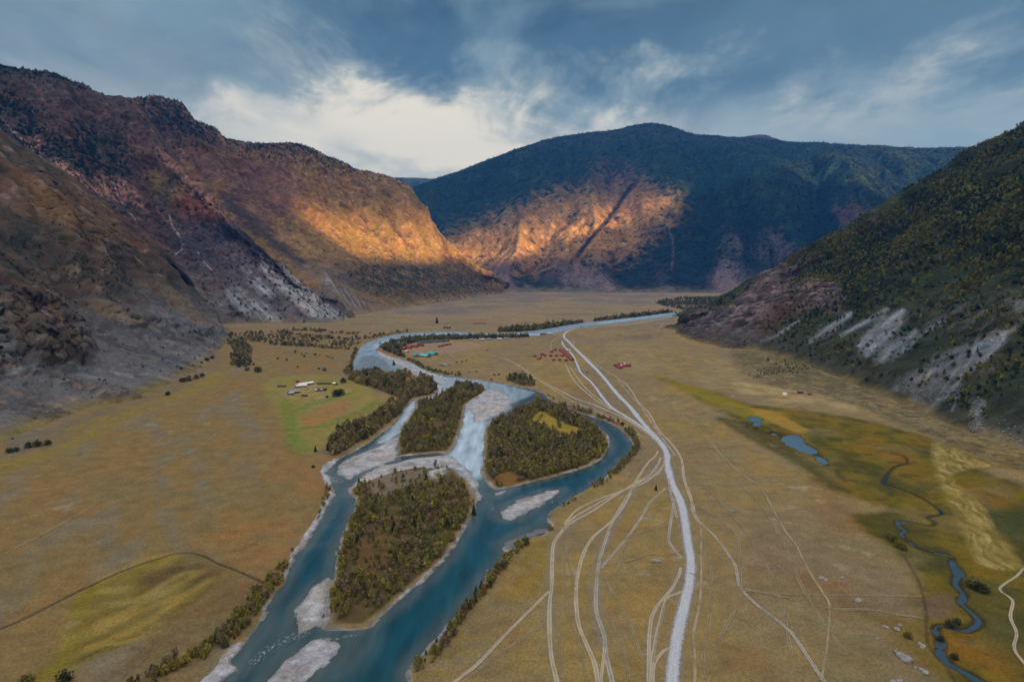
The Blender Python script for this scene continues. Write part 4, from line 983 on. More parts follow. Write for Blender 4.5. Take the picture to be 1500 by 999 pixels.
SITES.append(('near', scatter(None, 17, 5.5, 1, NEARP, rej([[(535,712),(560,693),(620,686),(668,690),(650,706),(600,715),(560,730)], [(540,765),(580,745),(592,760),(575,800),(556,850),(530,845),(522,815)], [(615,674),(668,676),(680,700),(640,705)], [(490,905),(550,890),(560,905),(500,918)]], .32)), (4.5, 8.5), (.38, .24, .14, .10, .06, .08)))
SITES.append(('near', strip([(486,900),(487,870),(494,835),(500,800),(512,770),(522,740),(530,718)], 5, 12, 2), (5, 9), (.4, .1, .3, .14, .04, .02)))
SITES.append(('near', strip([(560,885),(600,850),(640,815),(668,770),(684,735)], 6, 14, 3), (4.5, 8), (.42, .2, .22, .08, .04, .04)))
SITES.append(('east', scatter(None, 19, 5, 4, EASTP, rej([[(774,617),(789,603),(800,604),(816,614),(860,631),(843,637),(828,641),(811,632),(790,624)], [(722,700),(740,690),(760,695),(757,707),(735,710)]], .04, 30, 6, -.5)), (6, 11), (.36, .30, .10, .12, .04, .08)))
SITES.append(('east', strip([(782,706),(830,692),(870,674),(890,652)], 7, 14, 5), (6, 10), (.4, .1, .34, .12, .04, 0)))
SITES.append(('mid', scatter(None, 19, 5, 7, MIDP, rej([[(620,622),(640,610),(650,620),(640,632)], [(585,672),(615,664),(650,662),(640,668),(600,674)]], .1, 30, 7, -.4)), (5, 10), (.36, .30, .08, .16, .04, .06)))
SITES.append(('mid', scatter(SHRUB_BAR, 14, 1, 8), (3, 5), (.3, .5, .1, .1, 0, 0)))
WESTF = [(478,654),(484,640),(500,624),(530,620),(549,607),(570,594),(584,586),(565,577),(535,566),(511,558),(513,550),(530,539),(551,539),(568,553),(589,547),(624,555),(640,568),(637,576),(620,580),(603,585),(592,604),(576,617),(560,628),(543,641),(522,652),(500,664),(486,668)]
SITES.append(('west', scatter(WESTF, 26, 1, 9, None, rej([[(588,556),(605,550),(618,554),(610,563),(595,563)]], .05, 30, 8, -.6)), (8, 14), (.24, .42, .03, .25, .03, .03)))
SITES.append(('left_bank', strip([(195,1015),(225,995),(262,972),(300,955),(335,930),(362,900),(388,868),(408,845),(420,828)], 6, 9, 10, -.5), (4, 8), (.36, .2, .24, .16, .03, .01)))
SITES.append(('left_bank', strip([(432,812),(442,800),(450,788)], 4, 12, 11), (4, 6.5), (.4, .2, .2, .2, 0, 0)))
SITES.append(('left_bank', strip([(470,765),(476,745),(482,725),(483,712)], 4, 12, 12), (4, 7), (.3, .4, .1, .2, 0, 0)))
SITES.append(('right_bank', strip([(590,1005),(606,985),(630,958),(655,925),(678,892),(708,856),(730,828),(748,808),(766,795)], 5.5, 7.5, 13, -.5), (3.5, 7), (.34, .16, .22, .14, .14, 0)))
SITES.append(('right_bank', strip([(812,748),(830,737),(850,727)], 3, 12, 14), (3, 5.5), (.4, .2, .2, .2, 0, 0)))
SITES.append(('right_bank', strip([(866,715),(885,703),(905,687),(920,670),(930,655),(925,638),(908,623)], 5, 10, 15, -.5), (4, 7.5), (.4, .34, .1, .14, .02, 0)))
SITES.append(('right_bank', strip([(905,622),(880,612),(850,602),(820,592),(800,580),(785,572)], 5, 14, 16, -.4), (4, 8), (.3, .5, .0, .18, 0, .02)))
SITES.append(('camp_bank', scatter([(740,556),(757,550),(775,555),(786,564),(772,567),(750,561)], 40, 0, 17), (8, 12), (.2, .4, 0, .4, 0, 0)))
SITES.append(('camp_bank', strip([(597,527),(612,534),(630,542),(655,548),(672,551)], 7, 26, 18), (5, 8), (.3, .3, 0, .4, 0, 0)))
SITES.append(('camp_wood', scatter([(556,510),(566,504),(575,500),(600,496),(640,493),(700,492),(760,491),(775,493),(760,495),(700,496.5),(640,499),(610,502),(592,508),(588,515),(594,524),(580,521)], 55, 0, 19), (8, 13), (.22, .4, 0, .38, 0, 0)))
SITES.append(('upper_wood', scatter([(730,484),(760,481),(800,477),(850,472),(852,475),(820,480),(780,484.5),(740,486.5)], 60, 0, 20), (10, 17), (.3, .3, 0, .4, 0, 0)))
SITES.append(('upper_wood', scatter([(868,470),(900,466),(940,461),(980,457),(984,461),(940,466),(900,471),(880,472.5)], 90, 0, 21), (10, 18), (.3, .3, 0, .4, 0, 0)))
SITES.append(('upper_left', scatter([(300,493),(330,490),(400,490),(440,494),(520,498),(525,505),(500,510),(440,508),(400,505),(365,500),(330,500)], 210, 0, 22, None, rej([], .1, 90, 9, -.12)), (8, 13), (.2, .4, 0, .38, 0, .02)))
SITES.append(('upper_left', strip([(322,492),(380,488),(440,492),(500,497),(530,497),(560,492),(595,486)], 18, 170, 23), (8, 13), (.2, .4, 0, .4, 0, 0)))
SITES.append(('upper_left', strip([(345,500),(355,512),(352,525),(358,538)], 22, 60, 24), (8, 12), (.2, .35, 0, .45, 0, 0)))
SITES.append(('upper_left', strip([(400,505),(440,507),(490,511),(525,513)], 16, 80, 25), (7, 11), (.2, .4, 0, .4, 0, 0)))
SITES.append(('upper_left', strip([(405,488),(440,484),(470,486),(500,489),(540,490)], 25, 160, 26), (8, 14), (.2, .4, 0, .4, 0, 0)))
SITES.append(('upper_left', strip([(528,512),(522,528),(516,542),(508,548)], 12, 45, 27), (8, 13), (.2, .4, 0, .4, 0, 0)))
SITES.append(('upper_left', strip([(420,516),(445,519),(475,524),(490,527)], 10, 140, 28), (4, 7), (.2, .4, 0, .4, 0, 0)))
SITES.append(('far_wood', scatter([(960,444),(985,438),(1010,436),(1060,436),(1100,440),(1060,450),(1020,456),(990,452)], 380, 0, 29, None, rej([], .1, 240, 12, -.1)), (10, 18), (.2, .1, 0, .7, 0, 0)))
SITES.append(('far_wood', scatter([(985,462),(1020,455),(1060,447),(1050,456),(1000,468)], 260, 0, 30, None, rej([], .1, 160, 13, -.1)), (10, 18), (.2, .1, 0, .7, 0, 0)))
SITES.append(('foot', scatter([(1095,550),(1130,535),(1170,515),(1230,500),(1262,505),(1235,530),(1180,545),(1130,550),(1105,556)], 60, 0, 31, None, rej([], .1, 60, 14, -.05)), (2.5, 5), (.3, .1, 0, .6, 0, 0)))
ALLT = []
rr = np.random.default_rng(99)
for key, pts, hr, wt in SITES:
    if len(pts) == 0: continue
    Lx, Bx, Sx, Px = land(pts[:, 0], pts[:, 1])
    k = (Lx > 2.2) & (Sx > 1); pts = pts[k]
    wt = np.array(wt)/sum(wt)
    grp = fbm(pts[:, 0]/28, pts[:, 1]/28, 3, 77)*.9
    cum = np.cumsum(wt); q = np.clip(rr.random(len(pts))*.62+.19+grp*.42, 0, .999); ci = np.searchsorted(cum, q)
    hh = (hr[0]*.8+(hr[1]*1.12-hr[0]*.8)*rr.random(len(pts))**1.7)*(.86+.25*fbm(pts[:, 0]/40, pts[:, 1]/40, 2, 78))
    hh = hh*np.where(rr.random(len(pts)) < .07, 1.45, 1.0)*np.where(rr.random(len(pts)) < .15, .6, 1.0)
    zz = ground_z(pts[:, 0], pts[:, 1])
    for i in range(len(pts)): ALLT.append((key, pts[i, 0], pts[i, 1], zz[i], hh[i], PK[min(ci[i], len(PK)-1)]))
PROT = []
for i in range(7):
    V, Fc, ti = leaf_cloud(330, broad_lobes(300+i, 1, .30+.05*(i % 3)), .058, 400+i); PROT.append((V, Fc, ti))
PROT_M = [leaf_cloud(95, broad_lobes(320+i, 1, .30+.05*(i % 3)), .092, 420+i) for i in range(7)]
PROT_F = [leaf_cloud(30, broad_lobes(340+i, 1, .30+.06*(i % 3)), .15, 440+i) for i in range(5)]
CON_M = [cone_cloud(70, 460+i, .17+.03*i, .12) for i in range(3)]
CON_F = [cone_cloud(16, 470+i, .2+.04*i, .24) for i in range(3)]
def merge(items, protos, name, mat, label, cat, kind='stuff'):
    """items: rows x,y,z,height,widthscale,rot,r,g,b"""
    A = np.asarray(items, float); Vs, Fs, Cs = [], [], []; base = 0
    pi = rng.integers(0, len(protos), len(A))
    for k, (V, Fc, ti) in enumerate(protos):
        a = A[pi == k]
        if len(a) == 0: continue
        cs, sn = np.cos(a[:, 5]), np.sin(a[:, 5]); h = a[:, 3]; w = h*a[:, 4]
        X = (V[None, :, 0]*cs[:, None]-V[None, :, 1]*sn[:, None])*w[:, None]+a[:, 0:1]
        Y = (V[None, :, 0]*sn[:, None]+V[None, :, 1]*cs[:, None])*w[:, None]+a[:, 1:2]
        Z = V[None, :, 2]*h[:, None]+a[:, 2:3]
        Vs.append(np.stack([X, Y, Z], -1).reshape(-1, 3)); Cs.append((a[:, None, 6:9]*ti[None, :, None]).reshape(-1, 3))
        Fs.append((Fc[None]+np.arange(len(a))[:, None, None]*len(V)+base).reshape(-1, 4)); base += len(a)*len(V)
    me = new_mesh(name, np.concatenate(Vs), np.concatenate(Fs), mat, {'Col': np.concatenate(Cs)}, smooth=False)
    return tag(link(name, me), label, cat, kind=kind)
# --- the 300 nearest stand as single trees
ALLT.sort(key=lambda t: t[2])
NEAR_T, REST_T = [], []
for t in ALLT:
    px, py = project(np.array(t[1]), np.array(t[2]), np.array(t[3]))
    (NEAR_T if len(NEAR_T) < 300 and -10 < px < 1510 and py < 1008 else REST_T).append(t)
crown_me = [new_mesh('crown', V, Fc, LEAF_O, {'tint': ti}, smooth=False) for V, Fc, ti in PROT]
trunk_me = []
for i in range(4):
    V, Fc = trunk_geo(500+i); trunk_me.append(new_mesh('trunk', V, Fc, BARK))
def place_tree(name, x, y, z, h, colr, label, cat, group=None, cm=None, wsc=1.0, tr=True):
    o = bpy.data.objects.new(name, None); COL.objects.link(o); o.empty_display_size = .5
    o.location = (x, y, z-.05); o.rotation_euler = (0, 0, random.random()*6.28); o.scale = (h*wsc, h*wsc, h)
    c_ = link('crown', cm if cm is not None else random.choice(crown_me), o); j = .85+.3*random.random(); c_.color = (colr[0]*j, colr[1]*j, colr[2]*j, 1)
    if tr: link('trunk', random.choice(trunk_me), o)
    tag(o, label, cat, group); return o
def zone(key, x, y):
    px, py = [float(v) for v in project(np.array(x), np.array(y), np.array(0.))]
    if key == 'near':
        b = 'at the downstream tip' if py > 875 else 'on the lower third' if py > 830 else 'on the middle' if py > 780 else 'on the upper part'
        lx = np.interp(py, [700, 740, 780, 840, 870, 915], [520, 518, 504, 487, 481, 477]); rx = np.interp(py, [700, 730, 784, 809, 830, 852, 884, 915], [685, 697, 673, 659, 638, 616, 580, 540])
        f = (px-lx)/(rx-lx)
        s = 'near the western channel' if f < .24 else 'left of the centre' if f < .48 else 'right of the centre' if f < .74 else 'near the main channel'
        return '%s of the closest island, %s' % (b, s)
    if key == 'left_bank':
        b = 'at the bottom edge of the view' if py > 965 else 'opposite the foam riffle' if py > 915 else 'opposite the long gravel bar' if py > 860 else 'where the dark ditch ends' if py > 822 else 'beside the upper channel'
        return 'in the left bank thicket ' + b
    if key == 'right_bank':
        b = 'at the bottom edge of the view' if py > 960 else 'closest to the single rutted track' if py > 905 else 'opposite the island tip' if py > 860 else 'opposite the island flank' if py > 815 else 'beside the dark gravel shoal' if py > 770 else 'along the outer bend'
        return 'in the right bank row ' + b
    return 'on the second island by the pale channel' if key == 'mid' else 'on the large eastern island'
CONE_ME = []
for i in range(3):
    V, Fc, ti = cone_cloud(360, 520+i, .18+.03*i, .085); CONE_ME.append(new_mesh('crown', V, Fc, LEAF_O, {'tint': ti}, smooth=False))
hq = np.quantile([t[4] for t in NEAR_T], [.33, .66])
for key, x, y, z, h, ck in NEAR_T:
    zn = zone(key, x, y); size = 'low' if h < hq[0] else 'mid-height' if h < hq[1] else 'tall'
    place_tree('riverside_tree', x, y, z, h, PAL[ck], '%s %s tree %s' % (size, LOOK[ck], zn), 'tree', '%s trees %s' % (LOOK[ck], zn), random.choice(CONE_ME) if ck == 'darkgreen' and h > hq[0] else None, (1.15 if ck == 'darkgreen' and h > hq[0] else .72)+.32*random.random())
def rows_of(ts, wlo=.9, whi=1.35):
    out = []
    for key, x, y, z, h, ck in ts:
        j = .82+.36*random.random(); c_ = PAL[ck]*j; out.append((x, y, z-.1, h, wlo+(whi-wlo)*random.random(), random.random()*6.28, *c_))
    return out
mid_ = [t for t in REST_T if 250 < t[2] < 1250]; far_ = [t for t in REST_T if t[2] >= 1250]
merge(rows_of([(k, x, y, z, h*1.15, c_) for k, x, y, z, h, c_ in mid_ if c_ == 'darkgreen' and int(x*7) % 2], 1.0, 1.4), CON_M, 'riverside_conifers', LEAF_C, 'dark pointed conifers mixed through the island woods', 'woodland')
mid_ = [t for t in mid_ if not (t[5] == 'darkgreen' and int(t[1]*7) % 2)]
merge(rows_of(mid_, .72, 1.05), PROT_M, 'woodland', LEAF_C, 'olive and brown autumn woodland crowding the river islands', 'woodland')
con = [t for i, t in enumerate(far_) if t[0] in ('upper_wood', 'far_wood', 'camp_wood') and i % 3 == 0]; brd = [t for t in far_ if t not in set(con)]
merge(rows_of(brd, .9, 1.3), PROT_F, 'distant_woodland', LEAF_C, 'dark strips of woodland farther up the river', 'woodland')
merge(rows_of([(k, x, y, z, h*1.25, 'darkgreen') for k, x, y, z, h, c_ in con], .9, 1.2), CON_F, 'distant_conifers', LEAF_C, 'dark pointed conifers among the distant river woods', 'woodland')
# --- forests on the mountain sides
def slope_forest(M, n, hr, protos, pal, name, label, seed, wsc=1.0, ygroup=60):
    r = np.random.default_rng(seed); w_ = np.where((M['v'] < 1.08), M['w'], 0)
    Q = M['Q']; du = np.linalg.norm(np.gradient(Q, axis=0), axis=2); dv = np.linalg.norm(np.gradient(Q, axis=1), axis=2)
    px, py = project(Q[..., 0], Q[..., 1], Q[..., 2]); vis = (px > -150) & (px < 1650) & (Q[..., 1] > 150)
    wt = (w_*du*dv*vis).ravel(); wt /= wt.sum(); idx = r.choice(len(wt), n, p=wt)
    p = Q.reshape(-1, 3)[idx]+np.stack([r.normal(size=n)*du.ravel()[idx]*.4, r.normal(size=n)*dv.ravel()[idx]*.3, np.zeros(n)], 1)
    h = hr[0]+(hr[1]-hr[0])*r.random(n)
    g = fbm(p[:, 0]/ygroup, (p[:, 1]+p[:, 2])/ygroup, 3, seed+1)*.9+(r.random(n)-.5)*.9
    pal = np.array(pal); ci = np.clip(((g+.75)/1.5*len(pal)).astype(int), 0, len(pal)-1)
    cc = pal[ci]*(.8+.4*r.random((n, 1)))
    it = np.column_stack([p[:, 0], p[:, 1], p[:, 2]-.6, h, wsc*(.8+.5*r.random(n)), r.random(n)*6.28, cc])
    return merge(it, protos, name, LEAF_C, label, 'forest')
dk, ol, yg, br = alb(42, 54, 42), alb(70, 76, 46), alb(112, 112, 48), alb(92, 78, 50)
slope_forest(M5, 23000, (4, 11), PROT_F+[CON_M[0]], [dk, dk, ol, dk, ol, yg, ol, yg, br], 'slope_forest', 'mixed autumn forest covering the right slope', 71, .95, 130)
slope_forest(M1, 1700, (2.5, 6), PROT_F, [alb(50, 56, 44), alb(60, 62, 44), alb(84, 74, 48)], 'slope_shrubs', 'dark scrub on the near left slope', 72, 1.1)
slope_forest(M2, 5200, (7, 13), CON_F, [alb(36, 50, 44), alb(44, 58, 44), alb(58, 66, 44)], 'slope_conifers', 'dark conifers on the upper reddish mountain', 73, 1.1, 160)
slope_forest(M3, 5500, (8, 14), CON_F, [alb(36, 48, 42), alb(48, 56, 42)], 'spur_conifers', 'dark conifers on the sunlit spur and its crest', 74, 1.1, 160)
slope_forest(M4, 15000, (12, 22), CON_F, [alb(30, 48, 48), alb(40, 56, 48), alb(52, 64, 44)], 'mountain_forest', 'dense dark forest on the mountain closing the valley', 75, 1.2, 300)
# ================================================================== single plants
def gz1(x, y): return float(ground_z(np.array([x]), np.array([y]))[0])
dense = [new_mesh('crown', *leaf_cloud(300, [((math.cos(a)*.28, math.sin(a)*.28, .38+.1*math.sin(3*a)), (.34, .34, .36)) for a in (0, 1.3, 2.5, 3.8, 5.1)]+[((0, 0, .6), (.34, .34, .36))], .075, 600+i)[:2], LEAF_O, {'tint': leaf_cloud(300, [((0, 0, .5), (.3, .3, .3))], .07, 600+i)[2]}, smooth=False) for i in range(3)]
def cmesh(i):
    V, Fc, ti = cone_cloud(420, 620+i, .17+.03*i, .075); return new_mesh('crown', V, Fc, LEAF_O, {'tint': ti}, smooth=False)
conm = [cmesh(i) for i in range(3)]
BUSH = [  # px, py of the foot, height m, colour, label
 (14,663,8,'darkgreen','dark green round bush at the left edge below the grey slope'), (24,661,7,'darkgreen','smaller dark bush beside the round bush at the left edge'),
 (42,656,9,'darkgreen','dark bush forming the left end of the clump below the grey slope'), (55,654,10,'darkgreen','tallest dark bush in the middle of the clump below the grey slope'), (70,652,9,'darkgreen','dark bush at the right end of the clump below the grey slope'),
 (246,579,9,'darkgreen','single dark round bush standing at the foot of the rocky scree'), (268,560,12,'darkgreen','leftmost big bush of the thicket at the slope foot'), (277,558,13,'brown','brownish middle bush of the thicket at the slope foot'), (288,555,12,'brown','brown bush in the thicket at the slope foot, beside its end'), (296,552,10,'darkgreen','small green bush at the upper end of the slope foot thicket'),
 (303,529,11,'darkgreen','left one of two round bushes above the slope foot thicket'), (311,526,11,'darkgreen','right one of two round bushes above the slope foot thicket'), (295,533,7,'darkgreen','tiny dark bush below the pair of round bushes'),
 (378,545,16,'darkgreen','large lone dark bush on the grey meadow left of the farm'), (362,543,10,'brown','small brown bush left of the large lone meadow bush'),
 (493,581,15,'darkgreen','big dark tree clump leftmost beside the farmstead'), (499,579,14,'darkgreen','big dark tree clump rightmost beside the farmstead'), (503,561,12,'darkgreen','slender dark tree behind the farm clump'),
 (479,583,5,'darkgreen','small dark bush below the farmstead'), (475,543,9,'brown','lone brown bush on the grey meadow behind the farm'), (467,541,6,'brown','low bush beside the lone brown bush behind the farm'), (436,538,5,'brown','tiny isolated bush on the grey meadow'),
 (420,528,6,'brown','left one of three tiny bushes on the grey meadow'), (407,526,6,'brown','tiny bush left of the three on the grey meadow'), (446,523,7,'brown','small brown bush right on the grey meadow'),
 (1300,786,6,'yellowgreen','upper yellowish willow bush beside the narrow blue stream'), (1308,793,7,'olive','middle olive willow bush beside the narrow blue stream'), (1316,801,7,'yellowgreen','large yellowish willow bush beside the narrow blue stream'), (1323,805,6,'olive','lowest olive willow bush beside the narrow blue stream'),
 (1421,858,9,'olive','tall olive willow right of the stream bend'), (1432,864,8,'darkgreen','dark willow behind the tall olive willow'), (1442,868,7,'darkgreen','low dark willow at the right end of the stream willows'),
 (1392,916,6,'darkgreen','flat dark bush on the stream bank above the inlet'), (1402,914,5,'darkgreen','second flat dark bush on the stream bank'), (1330,934,5,'olive','round olive bush among the boulders near the stream'), (1378,935,4,'darkgreen','dark sedge bush leaning over the lower stream'), (1398,965,4.5,'darkgreen','dark bush on the right bank of the lower stream'),
 (806,775,5.5,'yellowgreen','bright yellow-green bush beside the dark gravel shoal'), (770,797,7,'darkgreen','dark green bush closing the row beside the dark gravel shoal'),
 (1125,528,7,'darkgreen','lone dark shrub on the meadow below the rocky spur'), (95,999,8,'darkgreen','dark bush cut by the bottom left of the view'), (40,1002,7,'olive','olive bush at the lower left corner'), (459,685,4,'darkgreen','small dark bush on the left gravel shore'),
]
for px, py, h, ck, lab in BUSH:
    x, y, _ = G(px, py); place_tree('bush', x, y, gz1(x, y), h*.85, PAL[ck]*.8, lab, 'bush', None, random.choice(dense), 1.05)
CONIF = [(961,718,5.5,'small dark spruce standing alone beside the gravel road'), (694,752,9,'dark spruce among the trees on the right of the closest island'), (577,778,9,'dark round-topped pine in the middle of the closest island'), (607,772,8,'dark spruce near the island centre'),
 (655,772,8.5,'tall dark spruce left of the spruce by the island shore'), (624,702,7,'dark pine at the head of the closest island'), (524,795,8,'dark pine by the western channel of the island'), (640,474,24,'pair-like tall dark conifer alone on the far plain'),
 (462,662,7,'dark spruce on the gravel by the upper left channel'), (480,660,8,'dark spruce at the corner of the west wood'), (745,642,10,'dark pine inside the eastern island wood'), (828,596,10,'dark spruce at the river bend above the eastern island'), (577,534,12,'dark conifer standing on the water edge above the west wood')]
for px, py, h, lab in CONIF:
    x, y, _ = G(px, py); place_tree('conifer', x, y, gz1(x, y), h, alb(50, 62, 40), lab, 'conifer', None, random.choice(conm), 1.25)
# ================================================================== boulders
ROCK = plain('granite', alb(128, 124, 120), .9, .35, .9); ROCKD = plain('dark_rock', alb(88, 84, 80), .92, .4, 1.1)
def rock_geo(seed, sub=3, amp=.3):
    bm = bmesh.new(); bmesh.ops.create_icosphere(bm, subdivisions=sub, radius=1.0)
    V = np.array([v.co for v in bm.verts]); Fc = np.array([[v.index for v in f.verts] for f in bm.faces]); bm.free()
    r = np.random.default_rng(seed)
    for k in range(9):                                    # flat fracture faces
        n = r.normal(size=3); n /= np.linalg.norm(n); d = .62+.25*r.random(); s = V@n; m = s > d; V[m] -= (s[m]-d)[:, None]*n*.9
    V *= (1+amp*.35*fbm(V[:, 0]*2+seed, V[:, 1]*2+V[:, 2]*1.7, 3, seed))[:, None]
    return V, Fc
rocks = [new_mesh('boulder', *rock_geo(700+i), ROCK, smooth=False) for i in range(5)]
BOULD = [(962,823,4.2,2.2,'large pale boulder left of the gravel road'), (1075,750,2.2,1.3,'grey boulder on the meadow right of the road bend'), (1070,749,1.4,1.0,'small rock touching the left of the meadow boulder'), (1082,748,1.2,.8,'small rock touching the right of the meadow boulder'),
 (1040,729,1.8,1.0,'upper boulder of the scattered group by the road bend'), (1046,733,1.6,.9,'lower boulder of the scattered group by the road bend'), (1034,724,1.0,.7,'small stone above the scattered boulder group'), (1041,760,1.0,.7,'low stone below the scattered boulder group'), (1026,757,.9,.6,'tiny stone beside the right-hand track'),
 (1257,880,2.6,1.5,'isolated pale boulder beside the crossing tracks'), (1233,847,1.8,1.0,'pale flat stone above the isolated boulder'), (1203,846,2.4,.5,'flat dark stone beside the long faint trail'), (1210,849,1.8,.5,'second flat dark stone beside the long faint trail'),
 (1327,967,4.0,2.0,'biggest pale boulder near the bottom right corner'), (1318,960,2.6,1.5,'dark broken rock above the biggest pale boulder'), (1313,956,1.8,1.2,'small broken rock at the top of the boulder pile'), (1297,919,2.0,1.2,'boulder left of the olive bush'), (1313,923,2.0,1.6,'tilted rock just left of the olive bush'), (1318,917,1.7,1.2,'pale rock above the tilted rock'),
 (1347,943,1.8,1.0,'pale rock between the olive bush and the stream'), (1352,947,2.0,1.1,'flat rock right of the pale rock near the stream'), (1286,935,1.6,.6,'flat stone in the line of stones left of the boulders'), (1341,978,1.4,.8,'small stone right below the biggest pale boulder'), (1355,986,2.2,1.3,'boulder close to the stream at the bottom'), (1350,981,1.6,.9,'stone beside the bottom boulder'),
 (1318,998,2.4,1.2,'pale boulder cut by the bottom of the view'), (1308,999,1.6,1.0,'small boulder left of the one cut by the bottom edge'), (722,745,.9,.7,'small stone standing in the river shallows'), (809,734,.8,.6,'white stone in the water by the right bank'), (1096,773,.8,.5,'tiny lone stone on the open meadow'), (1130,803,.8,.5,'tiny lone stone farther right on the meadow'), (1141,829,1.0,.5,'small stone left of the long faint trail')]
for i, (px, py, w_, h_, lab) in enumerate(BOULD):
    x, y, _ = G(px, py); o = link('boulder', rocks[i % 5], None, (x, y, max(gz1(x, y), -1.1)+h_*.25), random.random()*6.28); o.scale = (w_, w_*.75, h_); tag(o, lab, 'boulder')
def rubble(spots, name, label, mat, seed):
    r = np.random.default_rng(seed); pr = [rock_geo(720+i, 1, .3) for i in range(4)]; Vs, Fs = [], []; base = 0
    for x, y, z, s in spots:
        V, Fc = pr[r.integers(4)]; a = r.random()*6.28; ca, sa = math.cos(a), math.sin(a); sc = np.array([s, s*(.6+.4*r.random()), s*(.5+.3*r.random())]); W = V*sc
        W = np.column_stack([W[:, 0]*ca-W[:, 1]*sa+x, W[:, 0]*sa+W[:, 1]*ca+y, W[:, 2]+z]); Vs.append(W); Fs.append(Fc+base); base += len(V)
    tag(link(name, new_mesh(name, np.concatenate(Vs), np.concatenate(Fs), mat, smooth=False)), label, 'rubble', kind='stuff')
sp_ = []
for poly, per, smax in (([(1250,565),(1330,590),(1430,645),(1500,672),(1500,690),(1400,650),(1300,612),(1230,590),(1180,575)], 130, 1.5), ([(1060,590),(1180,585),(1240,600),(1150,603)], 300, 1.0), ([(120,600),(215,590),(320,530),(300,525),(200,575),(60,630)], 170, 1.7), ([(1280,925),(1360,990),(1300,1000),(1270,930)], 45, .7), ([(540,712),(640,675),(670,690),(600,715)], 25, .5)):
    for x, y in scatter(poly, per, 0, len(sp_)+5): sp_.append((x, y, gz1(x, y), .25+smax*random.random()**2.5))
Qr = M5['Q'].reshape(-1, 3); wr = (M5['scree']*(M5['v'] < 1)).ravel(); ir = np.random.default_rng(3).choice(len(wr), 2600, p=wr/wr.sum())
for i in ir: sp_.append((Qr[i, 0]+random.uniform(-3, 3), Qr[i, 1]+random.uniform(-3, 3), Qr[i, 2]+.2, .4+1.7*random.random()**2))
Qr = M1['Q'].reshape(-1, 3); wr = ((M1['v'] < .5)*(Qr[:, 2].reshape(M1['v'].shape) > 0)*(Qr[:, 1].reshape(M1['v'].shape) > 700)*np.clip(M1['n2']+.3, 0, 1)).ravel(); ir = np.random.default_rng(4).choice(len(wr), 1800, p=wr/wr.sum())
for i in ir: sp_.append((Qr[i, 0]+random.uniform(-2, 2), Qr[i, 1]+random.uniform(-2, 2), Qr[i, 2]+.1, .4+1.6*random.random()**2.5))
rubble(sp_, 'rubble', 'loose grey stones strewn over the slope feet and scree', ROCK, 5)
# ================================================================== buildings, tents, vehicles
class MB:
    def __init__(s): s.bm = bmesh.new()
    def box(s, c, d, rz=0.0):
        r = bmesh.ops.create_cube(s.bm, size=1.0); m = Matrix.Translation(c) @ Matrix.Rotation(rz, 4, 'Z') @ Matrix.Diagonal((d[0], d[1], d[2], 1)); bmesh.ops.transform(s.bm, matrix=m, verts=r['verts']); return s
    def prism(s, prof, y0, y1):
        """profile in x,z extruded along y"""
        a = [s.bm.verts.new((x, y0, z)) for x, z in prof]; b = [s.bm.verts.new((x, y1, z)) for x, z in prof]; n = len(prof)
        s.bm.faces.new(a); s.bm.faces.new(b[::-1])
        for i in range(n): s.bm.faces.new((a[i], b[i], b[(i+1) % n], a[(i+1) % n]))
        return s
    def cyl(s, c, r, d, axis='Z', seg=12):
        q = bmesh.ops.create_cone(s.bm, cap_ends=True, segments=seg, radius1=r, radius2=r, depth=d)
        m = Matrix.Translation(c) @ (Matrix.Rotation(math.pi/2, 4, 'X') if axis == 'Y' else Matrix.Rotation(math.pi/2, 4, 'Y') if axis == 'X' else Matrix.Identity(4)); bmesh.ops.transform(s.bm, matrix=m, verts=q['verts']); return s
    def mesh(s, name, mat, bevel=0.0):
        bmesh.ops.recalc_face_normals(s.bm, faces=s.bm.faces)
        if bevel: bmesh.ops.bevel(s.bm, geom=s.bm.edges[:], offset=bevel, segments=2, affect='EDGES')
        me = bpy.data.meshes.new(name); s.bm.to_mesh(me); s.bm.free(); me.materials.append(mat); return me
MW = {}
def pm(name, rgb, rough=.8, spec=.2):
    if name not in MW: MW[name] = plain(name, rgb, rough, .18, .8, spec)
    return MW[name]
WOOD = pm('weathered_wood', alb(104, 84, 68)); REDW = pm('red_painted_wood', alb(112, 56, 48)); RED = pm('red_sheet_roof', alb(132, 62, 54), .6); WHITE = pm('white_sheet_roof', (.78, .79, .80), .5); GREYR = pm('grey_slate_roof', alb(130, 130, 140), .6)
TEAL = pm('turquoise_roof', alb(46, 146, 144), .5); TEALD = pm('pale_turquoise_roof', alb(88, 160, 162), .5); GREENR = pm('blue_green_roof', alb(52, 80, 84), .55); DARKW = pm('dark_timber', alb(66, 54, 48)); GLASS = pm('window_glass', (.03, .04, .05), .15, .5); CANVAS = pm('white_canvas', (.75, .75, .74), .8); TYRE = pm('tyre_rubber', (.02, .02, .02), .9); RUST = pm('rusty_red_roof', alb(134, 74, 62), .7)
